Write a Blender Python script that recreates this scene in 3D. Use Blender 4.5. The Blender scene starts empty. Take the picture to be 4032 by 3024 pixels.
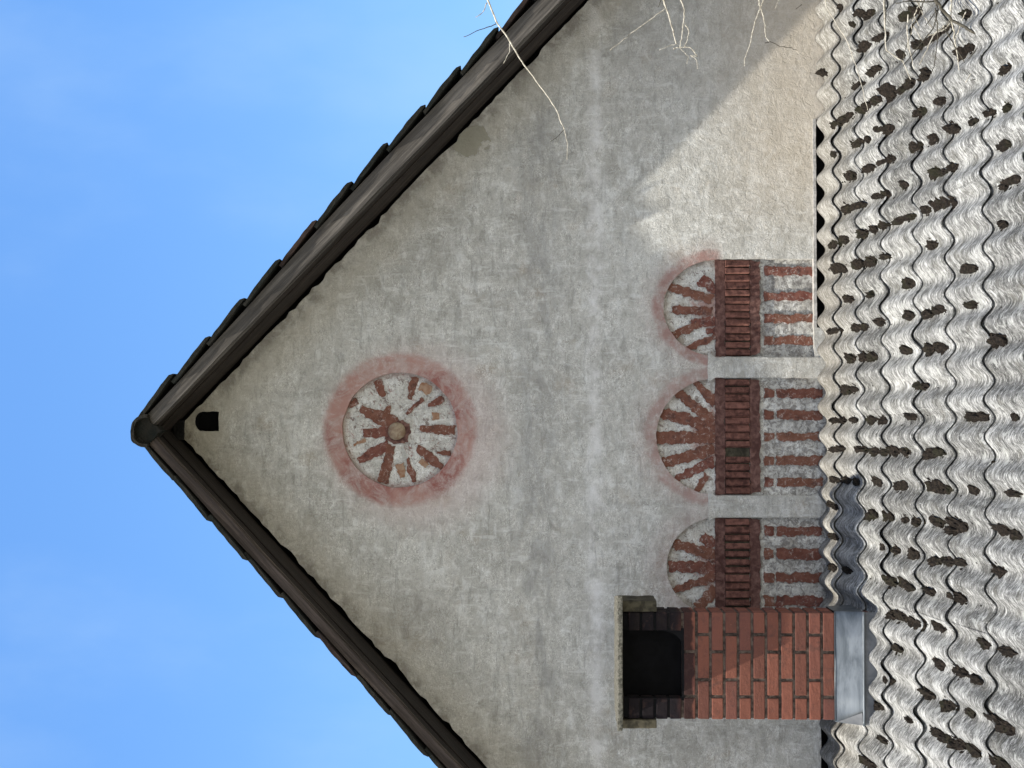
import bpy, bmesh, math, random
from mathutils import Vector, Matrix, noise
R = math.radians
sc = bpy.context.scene
random.seed(7)

# ------------------------------------------------------------------ camera
F, CX, CY = 5824.0, 2016.0, 1512.0          # focal length and centre of the 4032 x 3024 picture
TH, PH = R(1.85), R(1.5)                     # small yaw and pitch; the phone was held on its side
CAM = Vector((0, -9.1, 4.9))
fwd = Vector((math.sin(TH)*math.cos(PH), math.cos(TH)*math.cos(PH), math.sin(PH)))
rgt = Vector((math.cos(TH), -math.sin(TH), 0))
upv = rgt.cross(fwd)
cd = bpy.data.cameras.new('camera'); cam = bpy.data.objects.new('camera', cd)
sc.collection.objects.link(cam); sc.camera = cam
cd.sensor_fit = 'HORIZONTAL'; cd.sensor_width = 36; cd.lens = F*36/4032
cd.clip_start = 0.05; cd.clip_end = 3000
m = Matrix.Identity(4)
for i, v in enumerate((-upv, rgt, -fwd)):
    for j in range(3): m[j][i] = v[j]
m.translation = CAM
cam.matrix_world = m

def ray(px, py):
    """direction through a point measured on the photograph"""
    return (fwd + rgt*((CY-py)/F) + upv*((CX-px)/F))
def P(px, py, Y=0.0):
    d = ray(px, py); t = (Y-CAM.y)/d.y
    return CAM + d*t

# ------------------------------------------------------------------ light
OVH = 0.58                                    # how far the gable roof stands out over the wall
tip = P(619, 1704, -OVH); shade = P(2440, 870, 0)
SUN = (tip-shade).normalized()
el = math.asin(SUN.z); az = math.atan2(SUN.x, SUN.y)
sd = bpy.data.lights.new('sun', 'SUN'); so = bpy.data.objects.new('sun', sd); sc.collection.objects.link(so)
sd.energy = 3.9; sd.angle = R(0.6); sd.color = (1.0, 0.94, 0.84)
so.rotation_euler = SUN.to_track_quat('Z', 'Y').to_euler(); so.location = (-6, -6, 14)
w = bpy.data.worlds.new('World'); sc.world = w; w.use_nodes = True
wt = w.node_tree; wt.nodes.clear()
out = wt.nodes.new('ShaderNodeOutputWorld'); bg = wt.nodes.new('ShaderNodeBackground')
sky = wt.nodes.new('ShaderNodeTexSky'); sky.sky_type = 'NISHITA'; sky.sun_disc = False
sky.sun_elevation = el; sky.sun_rotation = az; sky.altitude = 1500
sky.air_density = 1.0; sky.dust_density = 0.0; sky.ozone_density = 2.0
tint = wt.nodes.new('ShaderNodeMix'); tint.data_type = 'RGBA'; tint.blend_type = 'MULTIPLY'
tint.inputs[0].default_value = 1.0; tint.inputs[7].default_value = (0.42, 0.66, 0.92, 1)
# clear even blue, paler low down; faint cirrus ahead and an unseen white cloud bank added behind the camera to brighten the wall
N_ = wt.nodes.new; L_ = wt.links.new
def wmix(f, a, b, blend='MIX'):
    n = N_('ShaderNodeMix'); n.data_type = 'RGBA'; n.blend_type = blend
    for k_, v_ in ((0, f), (6, a), (7, b)):
        if isinstance(v_, bpy.types.NodeSocket): L_(v_, n.inputs[k_])
        else: n.inputs[k_].default_value = v_
    return n.outputs[2]
def wrange(v, a, b, lo=0.0, hi=1.0):
    n = N_('ShaderNodeMapRange'); n.interpolation_type = 'SMOOTHSTEP'; L_(v, n.inputs[0])
    for k_, q in zip((1, 2, 3, 4), (a, b, lo, hi)): n.inputs[k_].default_value = q
    return n.outputs[0]
tc = N_('ShaderNodeTexCoord'); sp = N_('ShaderNodeSeparateXYZ'); L_(tc.outputs['Generated'], sp.inputs[0])
mp = N_('ShaderNodeMapping'); mp.inputs['Scale'].default_value = (3.0, 3.0, 1.3); mp.inputs['Rotation'].default_value = (0, R(-20), 0)
nz = N_('ShaderNodeTexNoise'); nz.inputs['Scale'].default_value = 2.6; nz.inputs['Detail'].default_value = 7; nz.inputs['Roughness'].default_value = 0.5
L_(tc.outputs['Generated'], mp.inputs[0]); L_(mp.outputs[0], nz.inputs['Vector'])
L_(sky.outputs[0], tint.inputs[6])
base = wmix(0.86, tint.outputs[2], wmix(wrange(sp.outputs[2], 0.02, 0.38), (0.86, 1.80, 3.50, 1), (0.62, 1.46, 3.22, 1)))
base = wmix(wrange(nz.outputs[0], 0.44, 0.75, 0.0, 0.26), base, (1.9, 2.7, 3.7, 1))
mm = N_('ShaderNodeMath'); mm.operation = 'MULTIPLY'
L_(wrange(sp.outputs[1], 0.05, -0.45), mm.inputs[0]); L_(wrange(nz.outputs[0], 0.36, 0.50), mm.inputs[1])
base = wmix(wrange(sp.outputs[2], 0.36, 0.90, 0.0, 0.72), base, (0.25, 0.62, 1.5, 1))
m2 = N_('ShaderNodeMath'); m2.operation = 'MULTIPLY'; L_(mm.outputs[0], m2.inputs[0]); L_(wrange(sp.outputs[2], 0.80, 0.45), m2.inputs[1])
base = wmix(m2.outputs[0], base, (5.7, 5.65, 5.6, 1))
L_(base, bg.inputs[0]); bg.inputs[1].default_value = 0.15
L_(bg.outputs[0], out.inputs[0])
sc.view_settings.view_transform = 'Standard'; sc.view_settings.look = 'None'
sc.view_settings.gamma = 1; sc.view_settings.exposure = 0.97

# ------------------------------------------------------------------ node helpers
class NT:
    def __init__(s, name):
        s.m = bpy.data.materials.new(name); s.m.use_nodes = True; s.t = s.m.node_tree
        s.b = s.t.nodes['Principled BSDF']
        s.tc = s.t.nodes.new('ShaderNodeTexCoord'); s.P = s.tc.outputs['Object']
        s.b.inputs['Roughness'].default_value = 0.9
        s.b.inputs['Specular IOR Level'].default_value = 0.25
    def put(s, sock, v):
        if isinstance(v, bpy.types.NodeSocket): s.t.links.new(v, sock)
        elif v is not None:
            if isinstance(v, (tuple, list)) and len(v) == 3 and sock.type == 'RGBA': v = (*v, 1)
            sock.default_value = v
    def ma(s, op, a, b=None, c=None, clamp=False):
        n = s.t.nodes.new('ShaderNodeMath'); n.operation = op; n.use_clamp = clamp
        s.put(n.inputs[0], a)
        if b is not None: s.put(n.inputs[1], b)
        if c is not None: s.put(n.inputs[2], c)
        return n.outputs[0]
    def mix(s, f, a, b, mode='MIX'):
        n = s.t.nodes.new('ShaderNodeMix'); n.data_type = 'RGBA'; n.blend_type = mode
        s.put(n.inputs[0], f); s.put(n.inputs[6], a); s.put(n.inputs[7], b)
        return n.outputs[2]
    def map(s, scale=(1,1,1), rot=(0,0,0), loc=(0,0,0), vec=None):
        n = s.t.nodes.new('ShaderNodeMapping'); n.inputs['Scale'].default_value = scale
        n.inputs['Rotation'].default_value = rot; n.inputs['Location'].default_value = loc
        s.t.links.new(vec or s.P, n.inputs[0]); return n.outputs[0]
    def noise(s, scale, detail=4, rough=0.55, vec=None, dist=0.0, col=False):
        n = s.t.nodes.new('ShaderNodeTexNoise'); n.inputs['Scale'].default_value = scale
        n.inputs['Detail'].default_value = detail; n.inputs['Roughness'].default_value = rough
        n.inputs['Distortion'].default_value = dist
        s.t.links.new(vec or s.P, n.inputs['Vector']); return n.outputs[1 if col else 0]
    def voro(s, scale, feature='F1', vec=None, rnd=1.0):
        n = s.t.nodes.new('ShaderNodeTexVoronoi'); n.feature = feature
        n.inputs['Scale'].default_value = scale; n.inputs['Randomness'].default_value = rnd
        s.t.links.new(vec or s.P, n.inputs['Vector']); return n.outputs[0]
    def ss(s, v, a, b):
        """smooth 0..1 from a to b"""
        n = s.t.nodes.new('ShaderNodeMapRange'); n.interpolation_type = 'SMOOTHSTEP'
        s.put(n.inputs[0], v); n.inputs[1].default_value = a; n.inputs[2].default_value = b
        return n.outputs[0]
    def ramp(s, v, stops):
        n = s.t.nodes.new('ShaderNodeValToRGB'); cr = n.color_ramp
        while len(cr.elements) < len(stops): cr.elements.new(0.5)
        for e, (p, c) in zip(cr.elements, stops):
            e.position = p; e.color = (*c, 1) if len(c) == 3 else c
        s.put(n.inputs[0], v); return n.outputs[0]
    def xyz(s, vec=None):
        n = s.t.nodes.new('ShaderNodeSeparateXYZ'); s.t.links.new(vec or s.P, n.inputs[0]); return n.outputs
    def island(s):
        return s.t.nodes.new('ShaderNodeNewGeometry').outputs['Random Per Island']
    def objrand(s):
        return s.t.nodes.new('ShaderNodeObjectInfo').outputs['Random']
    def bump(s, h, strength=0.5, dist=0.01, prev=None):
        n = s.t.nodes.new('ShaderNodeBump'); n.inputs['Strength'].default_value = strength
        n.inputs['Distance'].default_value = dist; s.put(n.inputs['Height'], h)
        if prev is not None: s.t.links.new(prev, n.inputs['Normal'])
        return n.outputs[0]
    def done(s, col, nrm=None, rough=None, metal=None):
        s.put(s.b.inputs['Base Color'], col)
        if nrm is not None: s.t.links.new(nrm, s.b.inputs['Normal'])
        if rough is not None: s.put(s.b.inputs['Roughness'], rough)
        if metal is not None: s.put(s.b.inputs['Metallic'], metal)
        return s.m

# ------------------------------------------------------------------ key places on the wall
rA, rB = P(720, 1652), P(1890, 434)        # soffit line of the right slope on the wall
lA, lB = P(718, 1735), P(1908, 3024)       # soffit line of the left slope
def isect(a, b, c, d):
    x1, z1, x2, z2, x3, z3, x4, z4 = a.x, a.z, b.x, b.z, c.x, c.z, d.x, d.z
    D = (x1-x2)*(z3-z4)-(z1-z2)*(x3-x4)
    u = x1*z2-z1*x2; v = x3*z4-z3*x4
    return Vector(((u*(x3-x4)-(x1-x2)*v)/D, 0, (u*(z3-z4)-(z1-z2)*v)/D))
APEX = isect(rA, rB, lA, lB)
DR = (rB-rA).normalized(); DL = (lB-lA).normalized()
NR = Vector((-DR.z, 0, DR.x)); NL = Vector((DL.z, 0, -DL.x))
if NR.z < 0: NR = -NR
if NL.z < 0: NL = -NL
ROS = P(1574, 1693); ROS_R = 0.355
ARCH = [dict(y0=1020, y1=1405, top=2612, k=0), dict(y0=1488, y1=1951, top=2584, k=1), dict(y0=2038, y1=2424, top=2625, k=2)]
for a in ARCH:
    a['xr'] = P(2850, a['y0']).x; a['xl'] = P(2850, a['y1']).x
    a['cx'] = (a['xr']+a['xl'])/2; a['hw'] = (a['xr']-a['xl'])/2
    a['cz'] = P(2832, (a['y0']+a['y1'])/2).z; a['tz'] = P(a['top'], (a['y0']+a['y1'])/2).z
    a['h'] = a['tz']-a['cz']

# ------------------------------------------------------------------ materials
def plaster(name, light=1.0, marks=True, dirty=0.0):
    s = NT(name)
    X, Y, Z = s.xyz()
    big = s.noise(1.3, 5, 0.6, dist=0.3)
    streak = s.noise(3.0, 6, 0.7, vec=s.map((0.7, 1, 2.6)), dist=0.6)
    vert = s.noise(3.0, 5, 0.68, vec=s.map((3.2, 1, 0.35)))
    mid = s.noise(11, 6, 0.72, vec=s.map((1.0, 1, 1.5), rot=(0, R(-12), 0)), dist=0.8)
    fine = s.noise(38, 5, 0.75, dist=1.0)
    worm = s.noise(17, 3, 0.6, vec=s.map((1.0, 1, 1.7), rot=(0, R(18), 0)), dist=1.8)
    wl = s.ma('ABSOLUTE', s.ma('SUBTRACT', worm, 0.5))
    wl = s.ma('MULTIPLY', s.ss(wl, 0.022, 0.0), s.ss(s.noise(5.5, 3, 0.6), 0.44, 0.62))
    L = light
    def K(r, g, b): return (min(.9, r*L*.885), min(.9, g*L*.90), min(.9, b*L*.915))
    c = s.ramp(big, [(0.3, K(.42, .40, .352)), (0.52, K(.50, .478, .425)), (0.72, K(.60, .577, .52))])
    c = s.mix(s.ma('MULTIPLY', s.ss(streak, 0.48, 0.70), 0.50), c, K(.70, .69, .65))
    c = s.mix(s.ma('MULTIPLY', s.ss(vert, 0.5, 0.70), 0.45), c, K(.33, .318, .285))
    c = s.mix(s.ma('MULTIPLY', s.ss(s.noise(4.2, 4, 0.6, vec=s.map((1,1,1), loc=(3.1,0,7.7))), 0.54, 0.74), 0.55), c, K(.42, .35, .265))
    c = s.mix(s.ma('MULTIPLY', s.ss(mid, 0.50, 0.66), 0.62), c, K(.78, .77, .72))
    c = s.mix(s.ma('MULTIPLY', s.ss(mid, 0.47, 0.34), 0.55), c, K(.29, .275, .24))
    c = s.mix(s.ma('MULTIPLY', s.ss(fine, 0.53, 0.74), 0.55), c, K(.86, .84, .77))
    c = s.mix(s.ma('MULTIPLY', s.ss(fine, 0.46, 0.27), 0.55), c, K(.25, .24, .205))
    c = s.mix(s.ma('MULTIPLY', wl, 0.75), c, K(.88, .85, .76))
    crisp = s.noise(62, 4, 0.8, vec=s.map((1.0, 1, 1.6), rot=(0, R(28), 0)), dist=1.6)
    zone = s.ss(s.noise(6.5, 4, .6, vec=s.map(loc=(9, 0, 2))), .42, .62)
    c = s.mix(s.ma('MULTIPLY', s.ma('MULTIPLY', s.ss(crisp, .54, .60), zone), .80), c, K(.92, .90, .84))
    c = s.mix(s.ma('MULTIPLY', s.ss(crisp, .44, .38), .50), c, K(.22, .21, .185))
    ws = s.noise(30, 3, .6, vec=s.map((1.0, 1, 1.4), rot=(0, R(-40), 0)), dist=2.4)
    w2 = s.ma('MULTIPLY', s.ss(s.ma('ABSOLUTE', s.ma('SUBTRACT', ws, 0.5)), 0.02, 0.0), zone)
    c = s.mix(s.ma('MULTIPLY', w2, .7), c, K(.92, .89, .80))
    tr1 = s.noise(6.0, 5, 0.72, vec=s.map((4.2, 1, 1.0), rot=(0, R(32), 0)), dist=0.5)
    tr2 = s.noise(5.0, 5, 0.74, vec=s.map((1.0, 1, 4.6), rot=(0, R(14), 0), loc=(3, 0, 5)), dist=0.5)
    c = s.mix(s.ma('MULTIPLY', s.ss(tr1, .54, .64), .42), c, K(.80, .79, .74))
    c = s.mix(s.ma('MULTIPLY', s.ss(tr2, .46, .37), .40), c, K(.27, .26, .23))
    speck = s.ss(s.noise(75, 2, 0.5), 0.68, 0.77)
    c = s.mix(s.ma('MULTIPLY', speck, 0.6), c, K(.9, .87, .77))
    if dirty: c = s.mix(dirty, c, (.10, .09, .08))
    if marks:
        wob = s.ma('MULTIPLY', s.ma('SUBTRACT', s.noise(9, 4, 0.65, dist=0.5), 0.5), 0.16)
        # pale day joint running level across the wall, darker band under it
        jz = P(2345, 1500).z
        dz = s.ma('ADD', s.ma('SUBTRACT', Z, jz), s.ma('MULTIPLY', wob, 0.8))
        j = s.ma('MULTIPLY', s.ss(s.ma('ABSOLUTE', dz), 0.075, 0.0), s.ss(s.noise(6, 4, 0.6), 0.36, 0.6))
        c = s.mix(s.ma('MULTIPLY', j, 0.6), c, (.78, .77, .75))
        dk = s.ma('MULTIPLY', s.ss(s.ma('ABSOLUTE', s.ma('SUBTRACT', Z, P(2120, 1500).z)), 0.20, 0.02), s.ss(streak, 0.40, 0.62))
        c = s.mix(s.ma('MULTIPLY', dk, 0.6), c, (.24, .235, .22))
        # greyer tone towards the lower right of the wall
        d4 = s.ma('MULTIPLY', s.ss(X, P(2500, 700).x, P(2500, 200).x), s.ss(Z, P(2350, 400).z, P(2480, 400).z))
        c = s.mix(s.ma('MULTIPLY', d4, 0.30), c, (.34, .33, .31))
        # smoke-brown dust under the eaves on both slopes
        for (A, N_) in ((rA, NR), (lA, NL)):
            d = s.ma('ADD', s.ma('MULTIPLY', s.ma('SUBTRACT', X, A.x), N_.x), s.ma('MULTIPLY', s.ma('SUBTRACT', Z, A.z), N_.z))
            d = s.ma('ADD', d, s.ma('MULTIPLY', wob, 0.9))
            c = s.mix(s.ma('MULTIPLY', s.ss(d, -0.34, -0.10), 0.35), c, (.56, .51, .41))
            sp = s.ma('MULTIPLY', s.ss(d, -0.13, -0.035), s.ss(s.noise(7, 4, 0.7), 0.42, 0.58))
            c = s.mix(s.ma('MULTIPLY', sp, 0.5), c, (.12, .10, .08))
        # bare patch in the plaster under the right eave, with soot spots
        pc = P(1850, 555)
        e = s.ma('SQRT', s.ma('ADD', s.ma('POWER', s.ma('DIVIDE', s.ma('SUBTRACT', X, pc.x), 0.085), 2.0),
                               s.ma('POWER', s.ma('DIVIDE', s.ma('SUBTRACT', Z, pc.z), 0.10), 2.0)))
        e = s.ma('ADD', e, s.ma('MULTIPLY', wob, 13.0))
        pm = s.ss(e, 1.06, 0.98)
        c = s.mix(pm, c, s.mix(fine, (.29, .275, .21), (.40, .38, .31)))
        rim = s.ma('MULTIPLY', s.ss(s.ma('ABSOLUTE', s.ma('SUBTRACT', e, 1.05)), 0.10, 0.0), 0.35)
        c = s.mix(rim, c, (.17, .16, .12))
        for (px, py, rr, st) in ((1650, 2440, .30, .42), (1500, 2480, .22, .35), (1690, 860, .22, .22), (1120, 2180, .10, .4)):
            q = P(px, py)
            e2 = s.ma('SQRT', s.ma('ADD', s.ma('POWER', s.ma('SUBTRACT', X, q.x), 2.0), s.ma('POWER', s.ma('SUBTRACT', Z, q.z), 2.0)))
            e2 = s.ma('ADD', e2, wob)
            c = s.mix(s.ma('MULTIPLY', s.ma('MULTIPLY', s.ss(e2, rr, rr*0.2), s.ss(streak, .36, .6)), st), c, (.22, .20, .165))
        # oxide red wash round the rosette, run down by rain
        ex = s.ma('SUBTRACT', X, ROS.x); ez = s.ma('SUBTRACT', Z, ROS.z)
        dr = s.ma('SQRT', s.ma('ADD', s.ma('POWER', ex, 2.0), s.ma('POWER', ez, 2.0)))
        drw = s.ma('ADD', dr, s.ma('MULTIPLY', wob, 0.38))
        sm = s.ma('SQRT', s.ma('ADD', s.ma('POWER', s.ma('ADD', ex, .04), 2.0), s.ma('POWER', s.ma('ADD', ez, .10), 2.0)))
        sm = s.ma('ADD', sm, s.ma('MULTIPLY', wob, 0.9))
        c = s.mix(s.ma('MULTIPLY', s.ss(sm, 0.68, 0.40), 0.40), c, (.50, .37, .34))
        patch = s.ma('ADD', 0.40, s.ma('MULTIPLY', s.ss(s.noise(9, 6, 0.75, dist=0.8), 0.38, 0.60), 0.55))
        c = s.mix(s.ma('MULTIPLY', s.ss(drw, 0.50, 0.44), patch), c, s.mix(s.ss(s.noise(2.6, 4, .6, vec=s.map(loc=(5,0,1.5))), .45, .62), (.38, .215, .18), (.25, .075, .06)))
        # faded wash round the three arches
        tot = None
        for a in ARCH:
            ux = s.ma('DIVIDE', s.ma('SUBTRACT', X, a['cx']), a['hw'])
            uz = s.ma('DIVIDE', s.ma('SUBTRACT', Z, a['cz']), a['h'])
            d = s.ma('SQRT', s.ma('ADD', s.ma('POWER', ux, 2.0), s.ma('POWER', uz, 2.0)))
            d = s.ma('ADD', d, s.ma('MULTIPLY', wob, 0.9))
            up = s.ss(uz, -0.12, 0.12)
            band = s.ma('MULTIPLY', s.ss(d, 1.30, 1.12), up)
            halo = s.ma('MULTIPLY', s.ma('MULTIPLY', s.ss(d, 1.6, 1.05), up), 0.34)
            mk = s.ma('MAXIMUM', s.ma('MULTIPLY', band, 0.95 if a['k'] == 0 else (0.75 if a['k'] == 1 else 0.2)), halo)
            tot = mk if tot is None else s.ma('MAXIMUM', tot, mk)
        c = s.mix(s.ma('MULTIPLY', tot, s.ma('ADD', 0.55, s.ma('MULTIPLY', s.ss(s.noise(11, 4, .7), .36, .62), .6))), c,
                  s.mix(s.noise(8, 3, .6), (.22, .125, .105), (.44, .30, .265)))
        # warm ochre of the sunlit patch, painted in at the bottom right
        oc = s.ma('MULTIPLY', s.ss(X, P(3000, 1100).x, P(3000, 600).x), s.ss(Z, P(2650, 600).z, P(3150, 600).z))
        c = s.mix(s.ma('MULTIPLY', oc, 0.48), c, s.mix(s.noise(6, 4, .6), (.36, .28, .185), (.66, .56, .42)))
    h1 = s.noise(16, 5, 0.62, dist=0.8); h2 = s.noise(60, 4, 0.7, vec=s.map((1, 1, 1.4), rot=(0, R(20), 0)), dist=1.2)
    b = s.bump(h1, 0.7, 0.016); b = s.bump(h2, 0.9, 0.006, b)
    b = s.bump(wl, 0.5, 0.002, b)
    return s.done(c, b)

def simple(name, c1, c2, scale=20, rough=0.9, bump=0.4, bd=0.004, stretch=(1,1,1), rnd=0.0, metal=0.0, lo=.35, hi=.65):
    s = NT(name)
    v = s.map(stretch)
    f = s.ss(s.noise(scale, 5, 0.65, vec=v, dist=0.4), lo, hi)
    if rnd:
        f = s.ma('ADD', s.ma('MULTIPLY', f, 1-rnd), s.ma('MULTIPLY', s.objrand(), rnd))
    c = s.mix(f, c1, c2)
    return s.done(c, s.bump(s.noise(scale*2.5, 4, 0.7, vec=v), bump, bd), rough, metal)

def brick_mat(name, sooty=True):
    s = NT(name); X, Y, Z = s.xyz(); i = s.island()
    c = s.ramp(i, [(0.0, (.125, .050, .036)), (0.35, (.172, .065, .043)), (0.7, (.205, .076, .050)), (1.0, (.145, .058, .044))])
    c = s.mix(s.ma('MULTIPLY', s.ss(s.noise(22, 5, .7), .5, .75), .6), c, (.12, .05, .038))
    c = s.mix(s.ma('MULTIPLY', s.ss(s.noise(60, 3, .6), .62, .75), .3), c, (.34, .17, .12))
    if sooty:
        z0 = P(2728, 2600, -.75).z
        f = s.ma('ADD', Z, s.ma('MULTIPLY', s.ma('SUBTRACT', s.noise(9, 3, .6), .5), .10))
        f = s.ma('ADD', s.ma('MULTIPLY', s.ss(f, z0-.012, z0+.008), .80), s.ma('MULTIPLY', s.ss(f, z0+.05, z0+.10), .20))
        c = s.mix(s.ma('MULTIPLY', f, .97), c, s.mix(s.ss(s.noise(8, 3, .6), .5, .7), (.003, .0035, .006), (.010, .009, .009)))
    c = s.mix(s.ma('MULTIPLY', s.ss(s.noise(11, 6, .75, dist=1), .52, .68), .55), c, (.075, .042, .034))
    b = s.bump(s.noise(45, 5, .7), .7, .005)
    return s.done(c, b, .88)

def sheet_mat():
    s = NT('weathered fibre cement')
    X, Y, Z = s.xyz(); r = s.objrand()
    st = s.noise(1.0, 6, 0.72, vec=s.map((13, 60, 13)), dist=1.3)
    st2 = s.noise(1.0, 5, 0.7, vec=s.map((34, 130, 34)), dist=1.0)
    pt = s.noise(8.5, 5, 0.7, dist=.5)
    v = s.ma('ADD', s.ma('MULTIPLY', st, .42), s.ma('ADD', s.ma('MULTIPLY', st2, .36), s.ma('MULTIPLY', pt, .24)))
    v = s.ma('ADD', v, s.ma('MULTIPLY', s.ma('SUBTRACT', r, .5), .05))
    c = s.ramp(v, [(0.41, (.03, .03, .028)), (0.47, (.135, .135, .128)), (0.52, (.25, .25, .24)), (0.585, (.70, .70, .67))])
    # lichen bloom; beige dust and the gable's shade painted in close under the wall
    c = s.mix(s.ma('MULTIPLY', s.ss(s.noise(13, 4, .7, dist=.6), .54, .66), .55), c, (.62, .63, .59))
    c = s.mix(s.ma('MULTIPLY', s.ss(s.noise(9, 4, .65, vec=s.map(loc=(4,2,0))), .54, .68), .6), c, (.13, .125, .105))
    c = s.mix(s.ma('MULTIPLY', s.ss(Y, -0.75, -0.15), 0.45), c, s.mix(st, (.20, .175, .14), (.40, .37, .31)))
    c = s.mix(s.ma('MULTIPLY', s.ss(s.noise(70, 2, .5), .66, .74), .5), c, (.10, .10, .08))
    c = s.mix(s.ma('MULTIPLY', s.ss(s.noise(1.0, 5, .8, vec=s.map((48, 95, 48)), dist=1.2), .55, .62), .6), c, (.07, .068, .062))
    c = s.mix(s.ma('MULTIPLY', s.ss(s.noise(1.0, 5, .8, vec=s.map((40, 90, 40), loc=(7, 3, 1)), dist=1.2), .56, .62), .6), c, (.80, .80, .76))
    b = s.bump(st, 1.0, 0.013); b = s.bump(st2, 1.0, .007, b); b = s.bump(s.noise(120, 3, .7), .5, .0015, b)
    return s.done(c, b, .92)

def wood_mat(name, c1, c2, ang):
    s = NT(name)
    v = s.map((1, 1, 1), rot=(0, ang, 0))
    n = s.t.nodes.new('ShaderNodeMapping'); n.inputs['Scale'].default_value = (1.2, 26, 26); s.t.links.new(v, n.inputs[0]); v = n.outputs[0]
    g = s.noise(1.6, 6, .72, vec=v, dist=.3); g2 = s.noise(.55, 4, .6, vec=v, dist=.2)
    c = s.ramp(g, [(.34, tuple(x*.45 for x in c1)), (.5, c1), (.66, c2)])
    c = s.mix(s.ma('MULTIPLY', s.ss(g2, .44, .62), .55), c, tuple(x*.5 for x in c1))
    c = s.mix(s.ma('MULTIPLY', s.ss(g2, .42, .30), .4), c, tuple(x*1.25 for x in c2))
    return s.done(c, s.bump(g, .6, .004), .85)

M = {}
M['wall'] = plaster('lime plaster')
def field():
    m_ = plaster('pale plaster of the fields', 1.14, False); s = NT('x'); bpy.data.materials.remove(s.m)
    s.m = m_; s.t = m_.node_tree; s.b = s.t.nodes['Principled BSDF']; s.tc = s.t.nodes.new('ShaderNodeTexCoord'); s.P = s.tc.outputs['Object']
    X, Y, Z = s.xyz(); c = s.b.inputs['Base Color'].links[0].from_socket
    wob = s.ma('MULTIPLY', s.ma('SUBTRACT', s.noise(14, 5, 0.7, dist=0.8), 0.5), 0.9)
    for a in ARCH:
        ux = s.ma('DIVIDE', s.ma('SUBTRACT', X, a['cx']), a['hw']); uz = s.ma('DIVIDE', s.ma('SUBTRACT', Z, a['cz']), a['h'])
        d = s.ma('SQRT', s.ma('ADD', s.ma('POWER', ux, 2.0), s.ma('POWER', uz, 2.0))); dw = s.ma('ADD', d, wob)
        up = s.ss(uz, -.1, 0.0)
        c = s.mix(s.ma('MULTIPLY', s.ma('MULTIPLY', s.ss(dw, .55, .30), up), .75), c, (.36, .20, .165))
        c = s.mix(s.ma('MULTIPLY', s.ma('MULTIPLY', s.ss(dw, .86, 1.05), s.ma('MULTIPLY', up, s.ss(d, 1.1, 1.03))), .55), c, (.22, .17, .13))
        lo = s.ma('MULTIPLY', s.ss(uz, -.45, -.75), s.ss(s.ma('ABSOLUTE', ux), 1.1, 1.0))
        c = s.mix(s.ma('MULTIPLY', s.ma('MULTIPLY', lo, s.ss(s.noise(26, 6, .78, dist=.8), .45, .57)), .72), c, (.125, .11, .10))
        c = s.mix(s.ma('MULTIPLY', s.ma('MULTIPLY', lo, s.ss(s.noise(5, 4, .65, vec=s.map(loc=(2, 0, 6))), .48, .64)), .32), c, (.10, .095, .09))
        c = s.mix(s.ma('MULTIPLY', s.ma('MULTIPLY', up, s.ss(s.noise(30, 6, .8, dist=1.2), .54, .62)), .55), c, (.17, .13, .11))
    dx = s.ma('SUBTRACT', X, ROS.x); dz = s.ma('SUBTRACT', Z, ROS.z)
    d = s.ma('ADD', s.ma('SQRT', s.ma('ADD', s.ma('POWER', dx, 2.0), s.ma('POWER', dz, 2.0))), s.ma('MULTIPLY', wob, .12))
    inside = s.ss(d, .42, .40)
    c = s.mix(s.ma('MULTIPLY', s.ma('MULTIPLY', s.ss(d, .315, .36), inside), .55), c, (.34, .24, .21))
    c = s.mix(s.ma('MULTIPLY', s.ma('MULTIPLY', s.ss(s.noise(12, 6, .74, dist=1.6), .57, .64), inside), .75), c, (.26, .13, .11))
    return s.done(c)
M['fan'] = field()
M['pillar'] = plaster('smooth plaster', 0.95, False)
M['dark'] = simple('dark cavity', (.006, .006, .006), (.014, .013, .012), 12)
M['rust'] = simple('oxide red render', (.055, .022, .018), (.24, .135, .11), 26, bump=.9, rnd=.1, lo=.36, hi=.82)
M['rust2'] = simple('faded red render', (.20, .105, .085), (.33, .235, .21), 30, bump=.7)
def paint():
    s = NT('oxide red paint'); r = s.objrand()
    c = s.mix(s.ss(s.noise(24, 5, .7), .35, .65), (.11, .036, .027), (.185, .075, .056))
    c = s.mix(s.ma('MULTIPLY', r, .35), c, (.20, .11, .06))
    c = s.mix(s.ma('MULTIPLY', s.ss(s.noise(30, 6, .82, dist=1.2), .55, .61), .80), c, (.40, .33, .29))
    c = s.mix(s.ma('MULTIPLY', s.ss(s.noise(18, 5, .75), .52, .66), .65), c, (.055, .030, .026))
    return s.done(c, s.bump(s.noise(50, 5, .75), .9, .005))
M['spoke'] = paint()
M['ochre'] = simple('ochre paint', (.24, .12, .065), (.33, .23, .16), 30)
M['soot'] = simple('soot', (.0015, .0015, .002), (.004, .004, .005), 12)  # flue soot; in the vent this black only stands in for shade
M['hub'] = simple('ochre stone', (.20, .13, .085), (.33, .27, .19), 22, bump=.8)
M['tooth'] = simple('old toothed brick', (.045, .018, .014), (.22, .10, .076), 30, bump=.9, bd=.006, rnd=.35)
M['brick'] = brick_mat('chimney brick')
M['mortar'] = simple('grey mortar', (.035, .027, .022), (.13, .10, .08), 30, bump=.8, bd=.006)
M['concrete'] = simple('mossy concrete', (.05, .048, .036), (.20, .19, .155), 60, bump=.9, bd=.006)
M['cheek'] = simple('grimy concrete', (.028, .025, .017), (.085, .075, .05), 18, bump=.6)
M['zinc'] = simple('zinc sheet', (.085, .098, .108), (.19, .21, .225), 5, rough=.42, bump=.12, bd=.01, stretch=(.6,1,2), metal=.55)
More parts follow.
